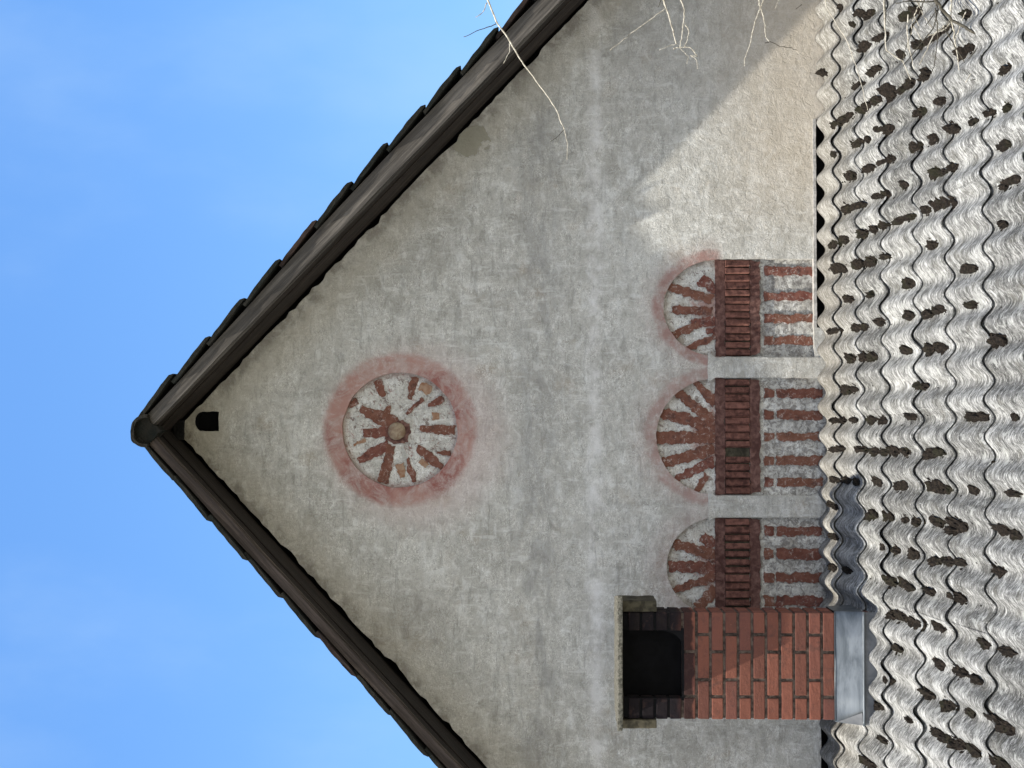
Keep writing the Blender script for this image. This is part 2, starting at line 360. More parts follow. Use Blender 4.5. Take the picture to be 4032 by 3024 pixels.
M['lead'] = simple('lead apron', (.10, .105, .11), (.17, .175, .18), 9, rough=.6, bump=.3, metal=.3)
M['sheet'] = sheet_mat()
M['edge'] = simple('plaster lip', (.26, .25, .23), (.46, .44, .41), 40)
M['tile'] = simple('old roof tile', (.012, .009, .008), (.036, .022, .017), 14, bump=.6, rnd=.25)
M['tilemoss'] = simple('mossy roof tile', (.004, .006, .004), (.017, .015, .011), 12, bump=.8, bd=.008, rnd=.25)
M['woodR'] = wood_mat('grey board', (.085, .077, .068), (.175, .158, .138), math.atan2(DR.z, DR.x)*1.0)
M['woodL'] = wood_mat('brown board', (.060, .047, .040), (.14, .11, .092), math.atan2(DL.z, DL.x)*1.0)
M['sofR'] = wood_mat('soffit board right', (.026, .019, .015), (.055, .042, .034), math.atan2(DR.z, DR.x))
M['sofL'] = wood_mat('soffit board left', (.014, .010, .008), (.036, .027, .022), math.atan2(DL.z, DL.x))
def moss_mat():
    s = NT('moss')
    c = s.ramp(s.noise(70, 6, .8), [(.36, (.004, .003, .002)), (.52, (.018, .013, .009)), (.70, (.075, .056, .040))])
    c = s.mix(s.ma('MULTIPLY', s.ss(s.noise(7, 4, .6), .50, .66), .4), c, s.mix(s.noise(90, 4, .7), (.008, .010, .004), (.045, .05, .02)))
    return s.done(c, s.bump(s.noise(160, 5, .8), 1.0, .012), 1.0)
M['moss'] = moss_mat()
M['twig'] = simple('pale bark', (.30, .27, .21), (.62, .58, .48), 60, bump=.4, bd=.002)
M['bark'] = simple('dark bark', (.035, .030, .022), (.11, .10, .075), 40, bump=.8)
M['ground'] = simple('grass and earth', (.17, .17, .10), (.40, .36, .27), 1.3, bump=.4, bd=.03)
M['render'] = plaster('yard render', 0.9, False)

# ------------------------------------------------------------------ object helpers
def empty(name, loc, label, cat, group=None):
    o = bpy.data.objects.new(name, None); sc.collection.objects.link(o); o.location = loc
    o.empty_display_size = .2; o['label'] = label; o['category'] = cat
    if group: o['group'] = group
    return o
def base_of(o):
    v = Vector((0, 0, 0))
    while o is not None:
        v += Vector(o.location) + Vector(o.matrix_parent_inverse.translation) if o.parent else Vector(o.location)
        o = o.parent
    return v
def obj(name, bm, mat, parent=None, smooth=False, label=None, extra=()):
    me = bpy.data.meshes.new(name)
    bmesh.ops.recalc_face_normals(bm, faces=bm.faces)
    bm.to_mesh(me); bm.free()
    me.materials.append(mat)
    for e in extra: me.materials.append(e)
    if smooth:
        for p in me.polygons: p.use_smooth = True
    o = bpy.data.objects.new(name, me); sc.collection.objects.link(o)
    if parent:
        o.parent = parent
        o.matrix_parent_inverse = Matrix.Translation(-base_of(parent))
    if label: o['label'] = label
    return o
def box(bm, lo, hi, mi=0):
    x0, y0, z0 = lo; x1, y1, z1 = hi
    v = [bm.verts.new(p) for p in ((x0,y0,z0),(x1,y0,z0),(x1,y1,z0),(x0,y1,z0),(x0,y0,z1),(x1,y0,z1),(x1,y1,z1),(x0,y1,z1))]
    fs = [(0,3,2,1),(4,5,6,7),(0,1,5,4),(1,2,6,5),(2,3,7,6),(3,0,4,7)]
    r = []
    for f in fs:
        q = bm.faces.new([v[i] for i in f]); q.material_index = mi; r.append(q)
    return v, r
def rough_box(lo, hi, amp=.002, cut=.03, bevel=.004, bm=None):
    """box with worn edges"""
    t = bmesh.new(); box(t, lo, hi)
    if bevel: bmesh.ops.bevel(t, geom=list(t.edges), offset=bevel, segments=2, affect='EDGES', profile=.6)
    d = [hi[i]-lo[i] for i in range(3)]
    n = min(8, max(1, int(max(d)/cut)))
    if n > 1:
        long = [e for e in t.edges if e.calc_length() > cut*1.5]
        bmesh.ops.subdivide_edges(t, edges=long, cuts=n-1, use_grid_fill=True)
    for v in t.verts:
        v.co += noise.noise_vector(v.co*18)*amp + noise.noise_vector(v.co*70)*amp*.5
    if bm is None: return t
    me = bpy.data.meshes.new('tmp'); t.to_mesh(me); t.free(); bm.from_mesh(me); bpy.data.meshes.remove(me)
    return bm
def flat(bm, pts, y0, y1):
    """fill the outline pts (x,z) and give it thickness from y0 (front) to y1 (back)"""
    f = [bm.verts.new((x, y0, z)) for x, z in pts]; b = [bm.verts.new((x, y1, z)) for x, z in pts]
    n = len(pts)
    eb = [bm.edges.new((f[i], f[(i+1) % n])) for i in range(n)]
    bmesh.ops.triangle_fill(bm, edges=eb, use_beauty=True, use_dissolve=False)
    eb = [bm.edges.new((b[i], b[(i+1) % n])) for i in range(n)]
    bmesh.ops.triangle_fill(bm, edges=eb, use_beauty=True, use_dissolve=False)
    for i in range(n):
        bm.faces.new((f[i], f[(i+1) % n], b[(i+1) % n], b[i]))
def holed(bm, loops, y0, y1):
    """first loop is the outline, the rest holes; front, back and all edges"""
    for y in (y0, y1):
        es = []
        for L in loops:
            v = [bm.verts.new((x, y, z)) for x, z in L]
            es += [bm.edges.new((v[i], v[(i+1) % len(v)])) for i in range(len(v))]
        bmesh.ops.triangle_fill(bm, edges=es, use_beauty=True, use_dissolve=False)
    for L in loops:
        a = [bm.verts.new((x, y0, z)) for x, z in L]; b = [bm.verts.new((x, y1, z)) for x, z in L]
        for i in range(len(L)):
            j = (i+1) % len(L); bm.faces.new((a[i], a[j], b[j], b[i]))
def jag(pts, step=.012, amp=.004, seed=0.0, closed=True):
    """resample an outline and roughen it"""
    o = []; n = len(pts)
    for i in range(n if closed else n-1):
        a = Vector(pts[i]); b = Vector(pts[(i+1) % n]); L = (b-a).length; k = max(1, int(L/step))
        t = (b-a).normalized() if L > 1e-9 else Vector((1, 0)); nn = Vector((-t.y, t.x))
        for q in range(k):
            p = a.lerp(b, q/k)
            d = noise.noise(Vector((p.x*28, p.y*28, seed)))*amp*1.6 + noise.noise(Vector((p.x*90, p.y*90, seed+4)))*amp
            o.append((p.x+nn.x*d, p.y+nn.y*d))
    if not closed: o.append(tuple(pts[-1]))
    return o
def tube(bm, pts, radii, seg=6):
    rings = []
    for i, p in enumerate(pts):
        d = (pts[min(i+1, len(pts)-1)]-pts[max(i-1, 0)]).normalized()
        a = d.orthogonal().normalized(); b = d.cross(a)
        rings.append([bm.verts.new(p+(a*math.cos(k*2*math.pi/seg)+b*math.sin(k*2*math.pi/seg))*radii[i]) for k in range(seg)])
    for i in range(len(rings)-1):
        for k in range(seg):
            bm.faces.new((rings[i][k], rings[i][(k+1) % seg], rings[i+1][(k+1) % seg], rings[i+1][k]))
    bm.faces.new(rings[0]); bm.faces.new(rings[-1])

# ------------------------------------------------------------------ ground
bm = bmesh.new(); n = 40
vs = [[bm.verts.new((x, y, 0)) for x in [(-1000+2000*i/n) for i in range(n+1)]] for y in [(-1000+2000*j/n) for j in range(n+1)]]
for j in range(n):
    for i in range(n): bm.faces.new((vs[j][i], vs[j][i+1], vs[j+1][i+1], vs[j+1][i]))
g = obj('ground', bm, M['ground']); g['kind'] = 'structure'

# ------------------------------------------------------------------ gable house
house = empty('gable_house', (APEX.x, 4, 0), 'tall grey plastered gable house with a red rosette and three blind arches', 'house')
HALF = 4.45
eR = APEX + DR*(HALF/abs(DR.x)); eL = APEX + DL*(HALF/abs(DL.x))
GAP = 0.012
def arch_loop(a, zb, grow=0.0, n=26):
    hw, h = a['hw']+grow, a['h']+grow
    pts = [(a['cx']-hw, zb)]
    pts += [(a['cx']-hw*math.cos(math.pi*i/n), a['cz']+h*math.sin(math.pi*i/n)) for i in range(n+1)]
    pts += [(a['cx']+hw, zb)]
    return pts
ZB = P(3300, 1500).z                     # behind the roof sheets
zgap = P(3211, 900).z                    # lower edge of the hanging plaster on the right
xa, xb = P(3211, 1290).x, P(3211, 470).x
zg2 = P(3233, 2900).z; xc = P(3233, 2780).x
top = [(eL.x, eL.z)]
k = 150
for i in range(k+1):
    t = 1-i/k; p = APEX + DL*((eL-APEX).length*t) - NL*(GAP + .012*abs(noise.noise(Vector((t*60, 2, 0))))*2 + (.03 if noise.noise(Vector((t*26, 7, 0))) > .32 and t > .1 else 0)*noise.noise(Vector((t*26, 7, 0))))
    top.append((p.x, p.z))
for i in range(1, k+1):
    t = i/k; q = noise.noise(Vector((t*26, 3, 5)))
    p = APEX + DR*((eR-APEX).length*t) - NR*(GAP + .012*abs(noise.noise(Vector((t*60, 9, 0))))*2 + (.035*q if q > .3 and t > .12 else 0))
    top.append((p.x, p.z))
top = top[1:]
top[-1] = (eR.x-.02, top[-1][1])
a1, a2, a3 = ARCH
def step(x0, x1, z, n=40, amp=.003):
    return [(x0+(x1-x0)*i/n, z+noise.noise(Vector((i*.5, x0, z)))*amp) for i in range(n+1)]
outline = top + [(eR.x-.02, ZB), (xb, ZB)] + step(xb, xa, zgap) 
# arches 1 to 3 open at the bottom; they are holes closed just below the sheets
outline += [(xa, ZB), (xc, ZB)] + step(xc, eL.x+.02, zg2, 50, .004)
def inner_arch(a, zb):
    L = arch_loop(a, zb); return jag(L, .02, .0022, a['k'])
holes = []
for a in ARCH:
    if a['k'] == 0: continue
    holes.append(inner_arch(a, ZB+.02))
# the right arch runs into the hanging lip, so it is cut down to just above it
holes.append(inner_arch(a1, zgap+.012))
ros = [(ROS.x+ROS_R*1.0*math.cos(t*2*math.pi/72)*(1+.012*noise.noise(Vector((math.cos(t*.087)*3, math.sin(t*.087)*3, 1)))),
        ROS.z+ROS_R*math.sin(t*2*math.pi/72)*(1+.02*noise.noise(Vector((math.cos(t*.087)*4, math.sin(t*.087)*4, 5))))) for t in range(72)]
holes.append(ros)
va, vb = P(862, 1698), P(768, 1620)
vent = [(va.x, va.z), (vb.x, va.z)] + [((va.x+vb.x)/2+(vb.x-va.x)/2*math.cos(math.pi*i/10), vb.z-.045+.045*math.sin(math.pi*i/10)) for i in range(11)]
vent = jag(vent, .02, .003, 11)
holes.append(vent)
bm = bmesh.new(); holed(bm, [outline]+holes, 0.0, 0.12)
obj('wall', bm, M['wall'], house)
# body of the house behind the plaster face
bm = bmesh.new()
flat(bm, [(eL.x+.06, 0), (eL.x+.06, eL.z-.05), (APEX.x, APEX.z-.03), (eR.x-.06, eR.z-.05), (eR.x-.06, 0)], .124, 8.0)
obj('wall_core', bm, M['dark'], house)
for x0, x1 in ((eL.x+.021, eL.x+.055), (eR.x-.055, eR.x-.021)):
    bm = bmesh.new(); box(bm, (x0, .125, 0), (x1, 8.0, eL.z-.12)); obj('side_wall', bm, M['render'], house)
bm = bmesh.new(); box(bm, (eL.x+.02, .001, 0), (eR.x-.02, .119, ZB-.25)); obj('lower_wall', bm, M['render'], house)

# plaster lip at the foot of the hanging plaster
bm = bmesh.new()
k = 60
ys = [xa+(xb-xa)*i/k for i in range(k+1)]
for i in range(k):
    q0 = noise.noise(Vector((i*.4, 0, 0)))*.003; q1 = noise.noise(Vector(((i+1)*.4, 0, 0)))*.003
    for s0, s1 in (((ys[i], q0), (ys[i+1], q1)),):
        v = []
        for (x, q) in (s0, s1):
            v.append([bm.verts.new(c) for c in ((x, -.010, zgap-.004+q), (x, -.010, zgap+.014+q), (x, .03, zgap+.016+q), (x, .03, zgap-.004+q))])
        for j in range(4): bm.faces.new((v[0][j], v[1][j], v[1][(j+1) % 4], v[0][(j+1) % 4]))
obj('plaster_lip', bm, M['edge'], house)

# ------------------------------------------------------------------ rosette
bm = bmesh.new()
flat(bm, [(ROS.x+(ROS_R+.02)*math.cos(t*2*math.pi/64), ROS.z+(ROS_R+.02)*math.sin(t*2*math.pi/64)) for t in range(64)], .040, .052)
rosette = obj('rosette', bm, M['fan'], house)
STN = [0]
def strip(name, a, b, w0, w1, parent, mat, y=.036, th=.010, amp=.006, seed=0.0, bulge=0.0, yb=None):
    """thin raised painted bar from point a to point b (world points on the wall)"""
    STN[0] += 1; y = y-(STN[0] % 17)*.00035
    a2_, b2_ = Vector((a.x, a.z)), Vector((b.x, b.z)); t = (b2_-a2_).normalized(); nn = Vector((-t.y, t.x)); m_ = a2_.lerp(b2_, .5)
    wm = (w0+w1)/2+bulge
    L = [a2_+nn*w0/2, m_+nn*wm/2, b2_+nn*w1/2, b2_-nn*w1/2, m_-nn*wm/2, a2_-nn*w0/2]
    bm = bmesh.new(); flat(bm, jag([tuple(p) for p in L], .008, amp, seed), y-th, (y+.006) if yb is None else yb)
    return obj(name, bm, mat, parent)
def RP(x, y): return P(1200+x*.4823, 1300+y*.4823, .03)
px = 1/1326.0                               # one pixel of the enlarged crop on the wall, in metres
spk = [((590,410),(640,545),55,28,15,'spoke'), ((895,385),(855,560),52,26,10,'spoke'), ((455,645),(740,765),35,95,28,'spoke'), ((475,840),(690,830),48,66,10,'spoke'),
       ((435,1065),(690,935),38,70,20,'spoke'), ((640,1245),(705,940),75,62,-6,'spoke'), ((895,1240),(835,1040),30,22,22,'spoke'), ((915,955),(1120,1120),42,36,30,'spoke'),
       ((940,800),(1225,815),30,58,20,'spoke'), ((350,620),(430,575),38,45,0,'spoke'), ((770,1090),(800,1200),60,30,20,'ochre'), ((1010,610),(1130,560),20,46,14,'spoke'), ((1080,1000),(1190,1000),16,30,10,'spoke'), ((700,610),(640,700),20,46,10,'spoke'), ((830,690),(960,560),14,24,6,'spoke'), ((940,455),(1030,490),50,50,20,'ochre'),
       ((1035,700),(1100,700),50,40,10,'ochre'), ((940,1060),(1000,1110),40,30,8,'ochre'), ((400,940),(490,895),14,18,4,'ochre')]
for i, (a, b, w0, w1, bl, mt) in enumerate(spk):
    strip('spoke' if mt == 'spoke' else 'petal', RP(*a), RP(*b), w0*px*1.3, w1*px*1.25, rosette, M[mt], y=.040, th=.006 if mt == 'spoke' else .004, amp=.007, seed=i*3.1, bulge=bl*px)
# collar and hub
hc = RP(750, 825)
bm = bmesh.new()
flat(bm, jag([(hc.x+.080*math.cos(t*math.pi/12), hc.z+.080*math.sin(t*math.pi/12)) for t in range(24)], .01, .014, 3), .033, .046)
obj('hub_collar', bm, M['rust'], rosette)
bm = bmesh.new(); bmesh.ops.create_uvsphere(bm, u_segments=28, v_segments=16, radius=1)
for v in bm.verts:
    v.co = Vector((hc.x+v.co.x*.055, .034+v.co.y*.036, hc.z+v.co.z*.055)) + noise.noise_vector(v.co*2.5)*.003
obj('hub', bm, M['hub'], rosette, True)

# ------------------------------------------------------------------ blind arches
def C3(x, y): return P(2450+x*.4823, 900+y*.4823, .02)
def C4(x, y): return P(2450+x*.4823, 1700+y*.4823, .02)
spokes = {0: [(C3, (640,415),(765,500),80,60), (C3, (375,470),(715,575),62,66), (C3, (400,660),(715,672),58,64), (C3, (570,775),(745,755),60,74),
              (C3, (385,880),(610,790),58,50), (C3, (690,850),(760,830),30,50), (C3, (485,1000),(755,880),36,52), (C3, (690,1112),(810,1055),14,40)],
          1: [(C3, (595,1245),(755,1420),46,84), (C3, (440,1325),(735,1575),52,92), (C3, (320,1500),(745,1620),76,92),
              (C4, (275,48),(740,45),92,92), (C4, (310,262),(720,150),70,92), (C4, (435,390),(730,250),44,84), (C4, (600,490),(690,360),30,60)],
          2: [(C4, (650,860),(750,925),84,70), (C4, (415,910),(750,1010),62,96), (C4, (380,1098),(755,1110),76,92), (C4, (405,1305),(755,1185),50,66), (C4, (620,1442),(760,1290),74,90)]}
stripes = {0: [(C3, 345, 70), (C3, 552, 66), (C3, 733, 68), (C3, 912, 72)], 1: [(C3, 1345, 74), (C3, 1522, 72), (C4, 40, 66), (C4, 237, 74), (C4, 412, 72)],
           2: [(C4, 812, 78), (C4, 1000, 86), (C4, 1192, 76), (C4, 1382, 80)]}
names = ['blind arch on the right, half in sunlight above the hanging plaster', 'wide middle blind arch between the two plain pillars', 'left blind arch partly hidden by the brick chimney']
for a in ARCH:
    k = a['k']; zb = ZB+.02 if k else zgap+.012
    bm = bmesh.new(); flat(bm, arch_loop(a, zb-.015, .02), .034, .048)
    niche = obj('blind_arch', bm, M['fan'], house, label=names[k])
    yc = (a['y0']+a['y1'])/2
    z1, z2, z3, z4 = P(2818, yc).z, P(2856, yc).z, P(2954, yc).z, P(2994, yc).z
    xl, xr = a['xl']+.004, a['xr']-.004
    # pale worn arc at the hub of the fan
    for i, (fn, p, q, w0, w1) in enumerate(spokes[k]):
        q = (q[0]+(q[0]-p[0])*.07, q[1]+(q[1]-p[1])*.07)
        strip('fan_spoke', fn(*p), fn(*q), w0*px*1.12, w1*px*1.08, niche, M['spoke'], y=.034, th=.008, amp=.009, seed=k*20+i)
    # upper ledge
    bm = bmesh.new(); flat(bm, jag([(xl, z2), (xl, z1), (xr, z1), (xr, z2)], .015, .0045, k), .016, .0335)
    obj('upper_ledge', bm, M['rust'], niche)
    bm = bmesh.new(); flat(bm, jag([(xl+.02, z4), (xl, z3), (xr, z3), (xr-.01, z4)], .015, .006, k+9), .014, .0335)
    obj('lower_ledge', bm, M['rust'], niche)
    # toothed course
    nt = int(round((xr-xl)/.0475)); sp = (xr-xl)/nt
    for i in range(nt):
        if k == 1 and i == 5: continue
        x = xl+sp*(i+.5); ww = .0155+.006*random.random(); an = R(random.uniform(18, 34))*(1 if i % 2 else 1)
        t = rough_box((-ww, -.013, z3+.002), (ww, .013, z2-.002), .0016, .03, .003)
        dy = random.uniform(-.006, .008)
        for v in t.verts:
            x_, y_ = v.co.x, v.co.y
            v.co.x = x+x_*math.cos(an)-y_*math.sin(an); v.co.y = .018+dy+x_*math.sin(an)+y_*math.cos(an)
        obj('toothed_brick', t, M['tooth'], niche)
    bm = bmesh.new(); box(bm, (xl, .030, z3), (xr, .0335, z2)); obj('course_backing', bm, M['cheek'], niche)
    # upright painted bars, each with a round head
    xe = 1640
    for i, (fn, y, w_) in enumerate(stripes[k]):
        f0 = fn(1262 if k else 1240, y); f1 = fn(xe, y)
        if k == 0: f1.z = max(f1.z, zb+.001)
        strip('painted_bar', f0, f1, w_*px, w_*px*.98, niche, M['spoke'], y=.034, th=.005, amp=.008, seed=k*9+i+.5)
        h0 = fn(1162, y); h1 = fn(1240, y)
        strip('bar_head', h0, h1, w_*px*1.15, w_*px*.8, niche, M['spoke'], y=.034, th=.005, amp=.006, seed=k*9+i+.2)
# plain pillars between the arches stand a touch proud of the old plaster
for (ya, yb, lab) in ((1408, 1486, 'smooth grey pillar right of the middle arch'), (1954, 2035, 'smooth grey pillar left of the middle arch')):
    p0, p1 = P(2800, ya), P(2800, yb)
    zt = P(2800, 1500).z; xm = (p0.x+p1.x)/2
    bm = bmesh.new(); flat(bm, jag([(p1.x, ZB), (p1.x, zt-.03), (p1.x-.03, zt+.02), (p0.x+.03, zt+.02), (p0.x, zt-.03), (p0.x, ZB)], .02, .002), -.004, .003)
    obj('pillar', bm, M['pillar'], house, label=lab)

# vent recess; black sides and back paint in the shade inside the hole
bm = bmesh.new(); vm = ((va.x+vb.x)/2, (va.z+vb.z)/2)
vl = [(vm[0]+(x-vm[0])*.975, vm[1]+(z-vm[1])*.975) for x, z in vent]
f_ = [bm.verts.new((x, .004, z)) for x, z in vl]; b_ = [bm.verts.new((x, .1195, z)) for x, z in vl]
for i in range(len(vl)): bm.faces.new((f_[i], f_[(i+1) % len(vl)], b_[(i+1) % len(vl)], b_[i]))
obj('vent_shade', bm, M['soot'], house)
bm = bmesh.new()
flat(bm, vl, .095, .100); obj('vent_hole', bm, M['soot'], house, label='small black vent hole under the ridge')

# ------------------------------------------------------------------ gable roof
SL = (eR-APEX).length+.35
def frame_box(bm, D, N_, s0, s1, n0, n1, y0, y1, amp=.0, segs=1, seed=0, origin=None):
    """bar running along a slope: s along it, n square to it, y through the picture"""
    o = origin or APEX; rings = []
    for i in range(segs+1):
        s_ = s0+(s1-s0)*i/segs
        a_ = noise.noise(Vector((s_*2.3, seed, 0)))*amp + noise.noise(Vector((s_*9, seed, 3)))*amp*.35
        b_ = noise.noise(Vector((s_*1.9, seed, 9)))*amp
        rings.append([bm.verts.new(o+D*s_+N_*nn+Vector((0, yy, 0))) for nn, yy in ((n0+a_, y0), (n1+b_, y0), (n1+b_, y1), (n0+a_, y1))])
    for i in range(segs):
        for j in range(4): bm.faces.new((rings[i][j], rings[i][(j+1) % 4], rings[i+1][(j+1) % 4], rings[i+1][j]))
    bm.faces.new(rings[0]); bm.faces.new(rings[-1])
def taper(bm, D, N_, side):
    """the verge gets thinner towards the ridge on the right slope"""
    if side < 0: return
    for v in bm.verts:
        d = v.co-APEX; s_ = d.dot(D); n_ = d.dot(N_)
        if n_ > .02:
            t = max(0, 1-max(0, s_)/2.1); v.co -= N_*(.036*t*t*(3-2*t)*min(1, (n_-.02)/.05))
def miter(bm):
    """cut the upper ends on the ridge plane"""
    bmesh.ops.bisect_plane(bm, geom=list(bm.verts)+list(bm.edges)+list(bm.faces), plane_co=APEX, plane_no=(1, 0, 0),
                           clear_outer=miter.side < 0, clear_inner=miter.side > 0)
for side, D, N_, bh, key in ((1, DR, NR, .098, 'R'), (-1, DL, NL, .050, 'L')):
    miter.side = side
    lab = 'right' if side > 0 else 'left'
    # bargeboard
    bm = bmesh.new(); frame_box(bm, D, N_, -.2, SL, -.004, bh, -OVH, -OVH+.026, .006, 110, 1+side)
    taper(bm, D, N_, side); miter(bm); obj('bargeboard', bm, M['wood'+key], house, label='weathered %s board on the %s slope' % ('grey' if side > 0 else 'brown', lab))
    # lighter worn arris batten under the board
    bm = bmesh.new(); frame_box(bm, D, N_, -.2, SL, -.010, .006, -OVH+.028, -OVH+.055, .006, 110, 5+side)
    miter(bm); obj('edge_batten', bm, M['wood'+key], house)
    # soffit planks
    y0 = -OVH+.060
    for i, (wa, dn) in enumerate(((.17, .004), (.19, -.003), (.17, .006))):
        bm = bmesh.new(); frame_box(bm, D, N_, -.2, SL, dn, dn+.022, y0, y0+wa-.006, .004, 60, 10+i+side)
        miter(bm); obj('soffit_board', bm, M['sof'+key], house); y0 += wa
    # sloping roof slab with stepped tile courses behind the verge
    bm = bmesh.new(); G = .305; nt = int(SL/G)+1
    frame_box(bm, D, N_, -.2, SL, .030, bh-.004, -OVH+.058, 8.3, 0, 1)
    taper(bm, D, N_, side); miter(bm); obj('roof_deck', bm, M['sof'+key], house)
    bm = bmesh.new()
    for i in range(nt):
        s0 = .02+i*G; f = [] 
        for yy in (-OVH+.30, 8.32):
            f.append([bm.verts.new(APEX+D*s_+N_*nn+Vector((0, yy, 0))) for s_, nn in ((s0-.05, bh+.006), (s0+G+.005, bh+.020), (s0+G+.005, bh+.038), (s0-.05, bh+.022))])
        for j in range(4): bm.faces.new((f[0][j], f[0][(j+1) % 4], f[1][(j+1) % 4], f[1][j]))
        bm.faces.new(f[0]); bm.faces.new(f[1])
    taper(bm, D, N_, side); obj('roof_tiles', bm, M['tile'], house)
    # verge tiles: one mesh each, thin at the head, rounded and lifted at the tail
    for i in range(nt):
        s0 = .03+i*G+random.uniform(-.006, .006); bm = bmesh.new()
        lift = (.036 if side > 0 else .014)+random.uniform(-.004, .007); th = .019; prof = []
        K = 14
        for q in range(K+1):
            t = q/K; prof.append((s0-.03+t*(G+.035), bh+.005+t*lift-(.002*math.sin(t*3.14))))
        topp = []
        for q in range(K+1):
            t = 1-q/K; e = 1-max(0, (t-.90)/.10)**2*.75
            topp.append((s0-.03+t*(G+.035), bh+.005+t*lift+th*e+.003*noise.noise(Vector((t*6, i*3, side)))+.004*math.sin(t*3.1)))
        pr = prof+topp; rings = []
        yj = random.uniform(-.012, .012)
        for yy in (-OVH-.035+yj, -OVH+.02, -OVH+.12, -OVH+.298):
            cu = .006 if yy < -OVH else 0
            rings.append([bm.verts.new(APEX+D*s_+N_*(nn-cu*.3)+Vector((0, yy, 0))) for s_, nn in pr])
        m_ = len(pr)
        for r_ in range(len(rings)-1):
            for j in range(m_): bm.faces.new((rings[r_][j], rings[r_][(j+1) % m_], rings[r_+1][(j+1) % m_], rings[r_+1][j]))
        bm.faces.new(rings[0]); bm.faces.new(rings[-1])
        for v in bm.verts: v.co += noise.noise_vector(v.co*14)*.004
        taper(bm, D, N_, side)
        miter(bm) if i == 0 else None
        obj('verge_tile', bm, M['tilemoss'] if random.random() < .6 else M['tile'], house)
# ridge tiles along the top
rc = P(571, 1697, -OVH-.05)
for i in range(22):
    bm = bmesh.new(); y0 = -OVH-.06+i*.40; n = 18; rings = []
    for (yy, ra) in ((y0, .092), (y0+.05, .089), (y0+.38, .086), (y0+.43, .085)):
        ring = []
        for t in range(n+1):
            an = math.pi*(-.06+1.12*t/n); ring.append((an, ra))
        pts = [(rc.x+r_*math.cos(a_), rc.z+r_*.95*math.sin(a_)) for a_, r_ in ring] + [(rc.x+(r_-.018)*math.cos(a_), rc.z+(r_-.018)*.95*math.sin(a_)) for a_, r_ in ring[::-1]]
        rings.append([bm.verts.new((x, yy, z)) for x, z in pts])
    m_ = len(rings[0])
    for r_ in range(3):
        for j in range(m_): bm.faces.new((rings[r_][j], rings[r_][(j+1) % m_], rings[r_+1][(j+1) % m_], rings[r_+1][j]))
    bm.faces.new(rings[0]); bm.faces.new(rings[-1])
    for v in bm.verts: v.co += noise.noise_vector(v.co*11)*.010+noise.noise_vector(v.co*31)*.004
    obj('ridge_tile', bm, M['tilemoss'], house)
# mortar bed filling the first ridge tile
bm = bmesh.new(); flat(bm, jag([(rc.x+.078*math.cos(math.pi*t/16), rc.z-.004+.072*math.sin(math.pi*t/16)) for t in range(17)]+[(rc.x, rc.z-.085)], .012, .006, 2), -OVH-.02, -OVH+.1)
obj('ridge_mortar', bm, M['tilemoss'], house)
# near-black block in the corner under the ridge
bm = rough_box((APEX.x-.06, -.05, APEX.z-.075), (APEX.x+.06, -.002, APEX.z-.01), .008, .03, .006)
obj('ridge_infill', bm, M['dark'], house)

# ------------------------------------------------------------------ corrugated lean-to
shed = empty('lean_to', (0, -3.2, 0), 'low lean-to with a mossy grey corrugated fibre cement roof in front of the gable wall', 'lean-to')
d_ = ray(1200, 1700); S = d_.z/d_.y                     # rise of the roof towards the wall
CREST0 = P(3219, 1700).z                                # crest line at the wall
AMP, PIT = .0255, .175
PHX = P(3219, 930, 0).x                                 # a crest at the wall
def plane_z(Y): return CREST0-AMP+S*Y
def wave(x): return AMP*math.cos(2*math.pi*(x-PHX)/PIT)
def lap_y(px_):
    d = ray(px_, 1700); t = (CREST0-AMP*.6-CAM.z-S*CAM.y*0 + S*0)  # solve CAM.z+d.z*t = c + S*(CAM.y+d.y*t)
    c = CREST0-AMP
    t = (c+S*CAM.y-CAM.z)/(d.z-S*d.y)
    return CAM.y+d.y*t
laps = [lap_y(v) for v in (3307, 3394, 3495, 3623, 3751, 3903)]
laps = [-0.005]+laps
while laps[-1] > -4.9: laps.append(laps[-1]-.395)
def surf(x, y):
    """height of the sheets at a place"""
    for i in range(len(laps)-1):
        if y <= laps[i] and y > laps[i+1]:
            t = (laps[i]-y)/(laps[i]-laps[i+1]); return plane_z(y)+wave(x)+t*.012
    return plane_z(y)+wave(x)
W0, W1 = -3.85, 3.85
SW = PIT*6
x = PHX-PIT*.25-SW*4
cols = []
while x < W1: cols.append(x); x += SW
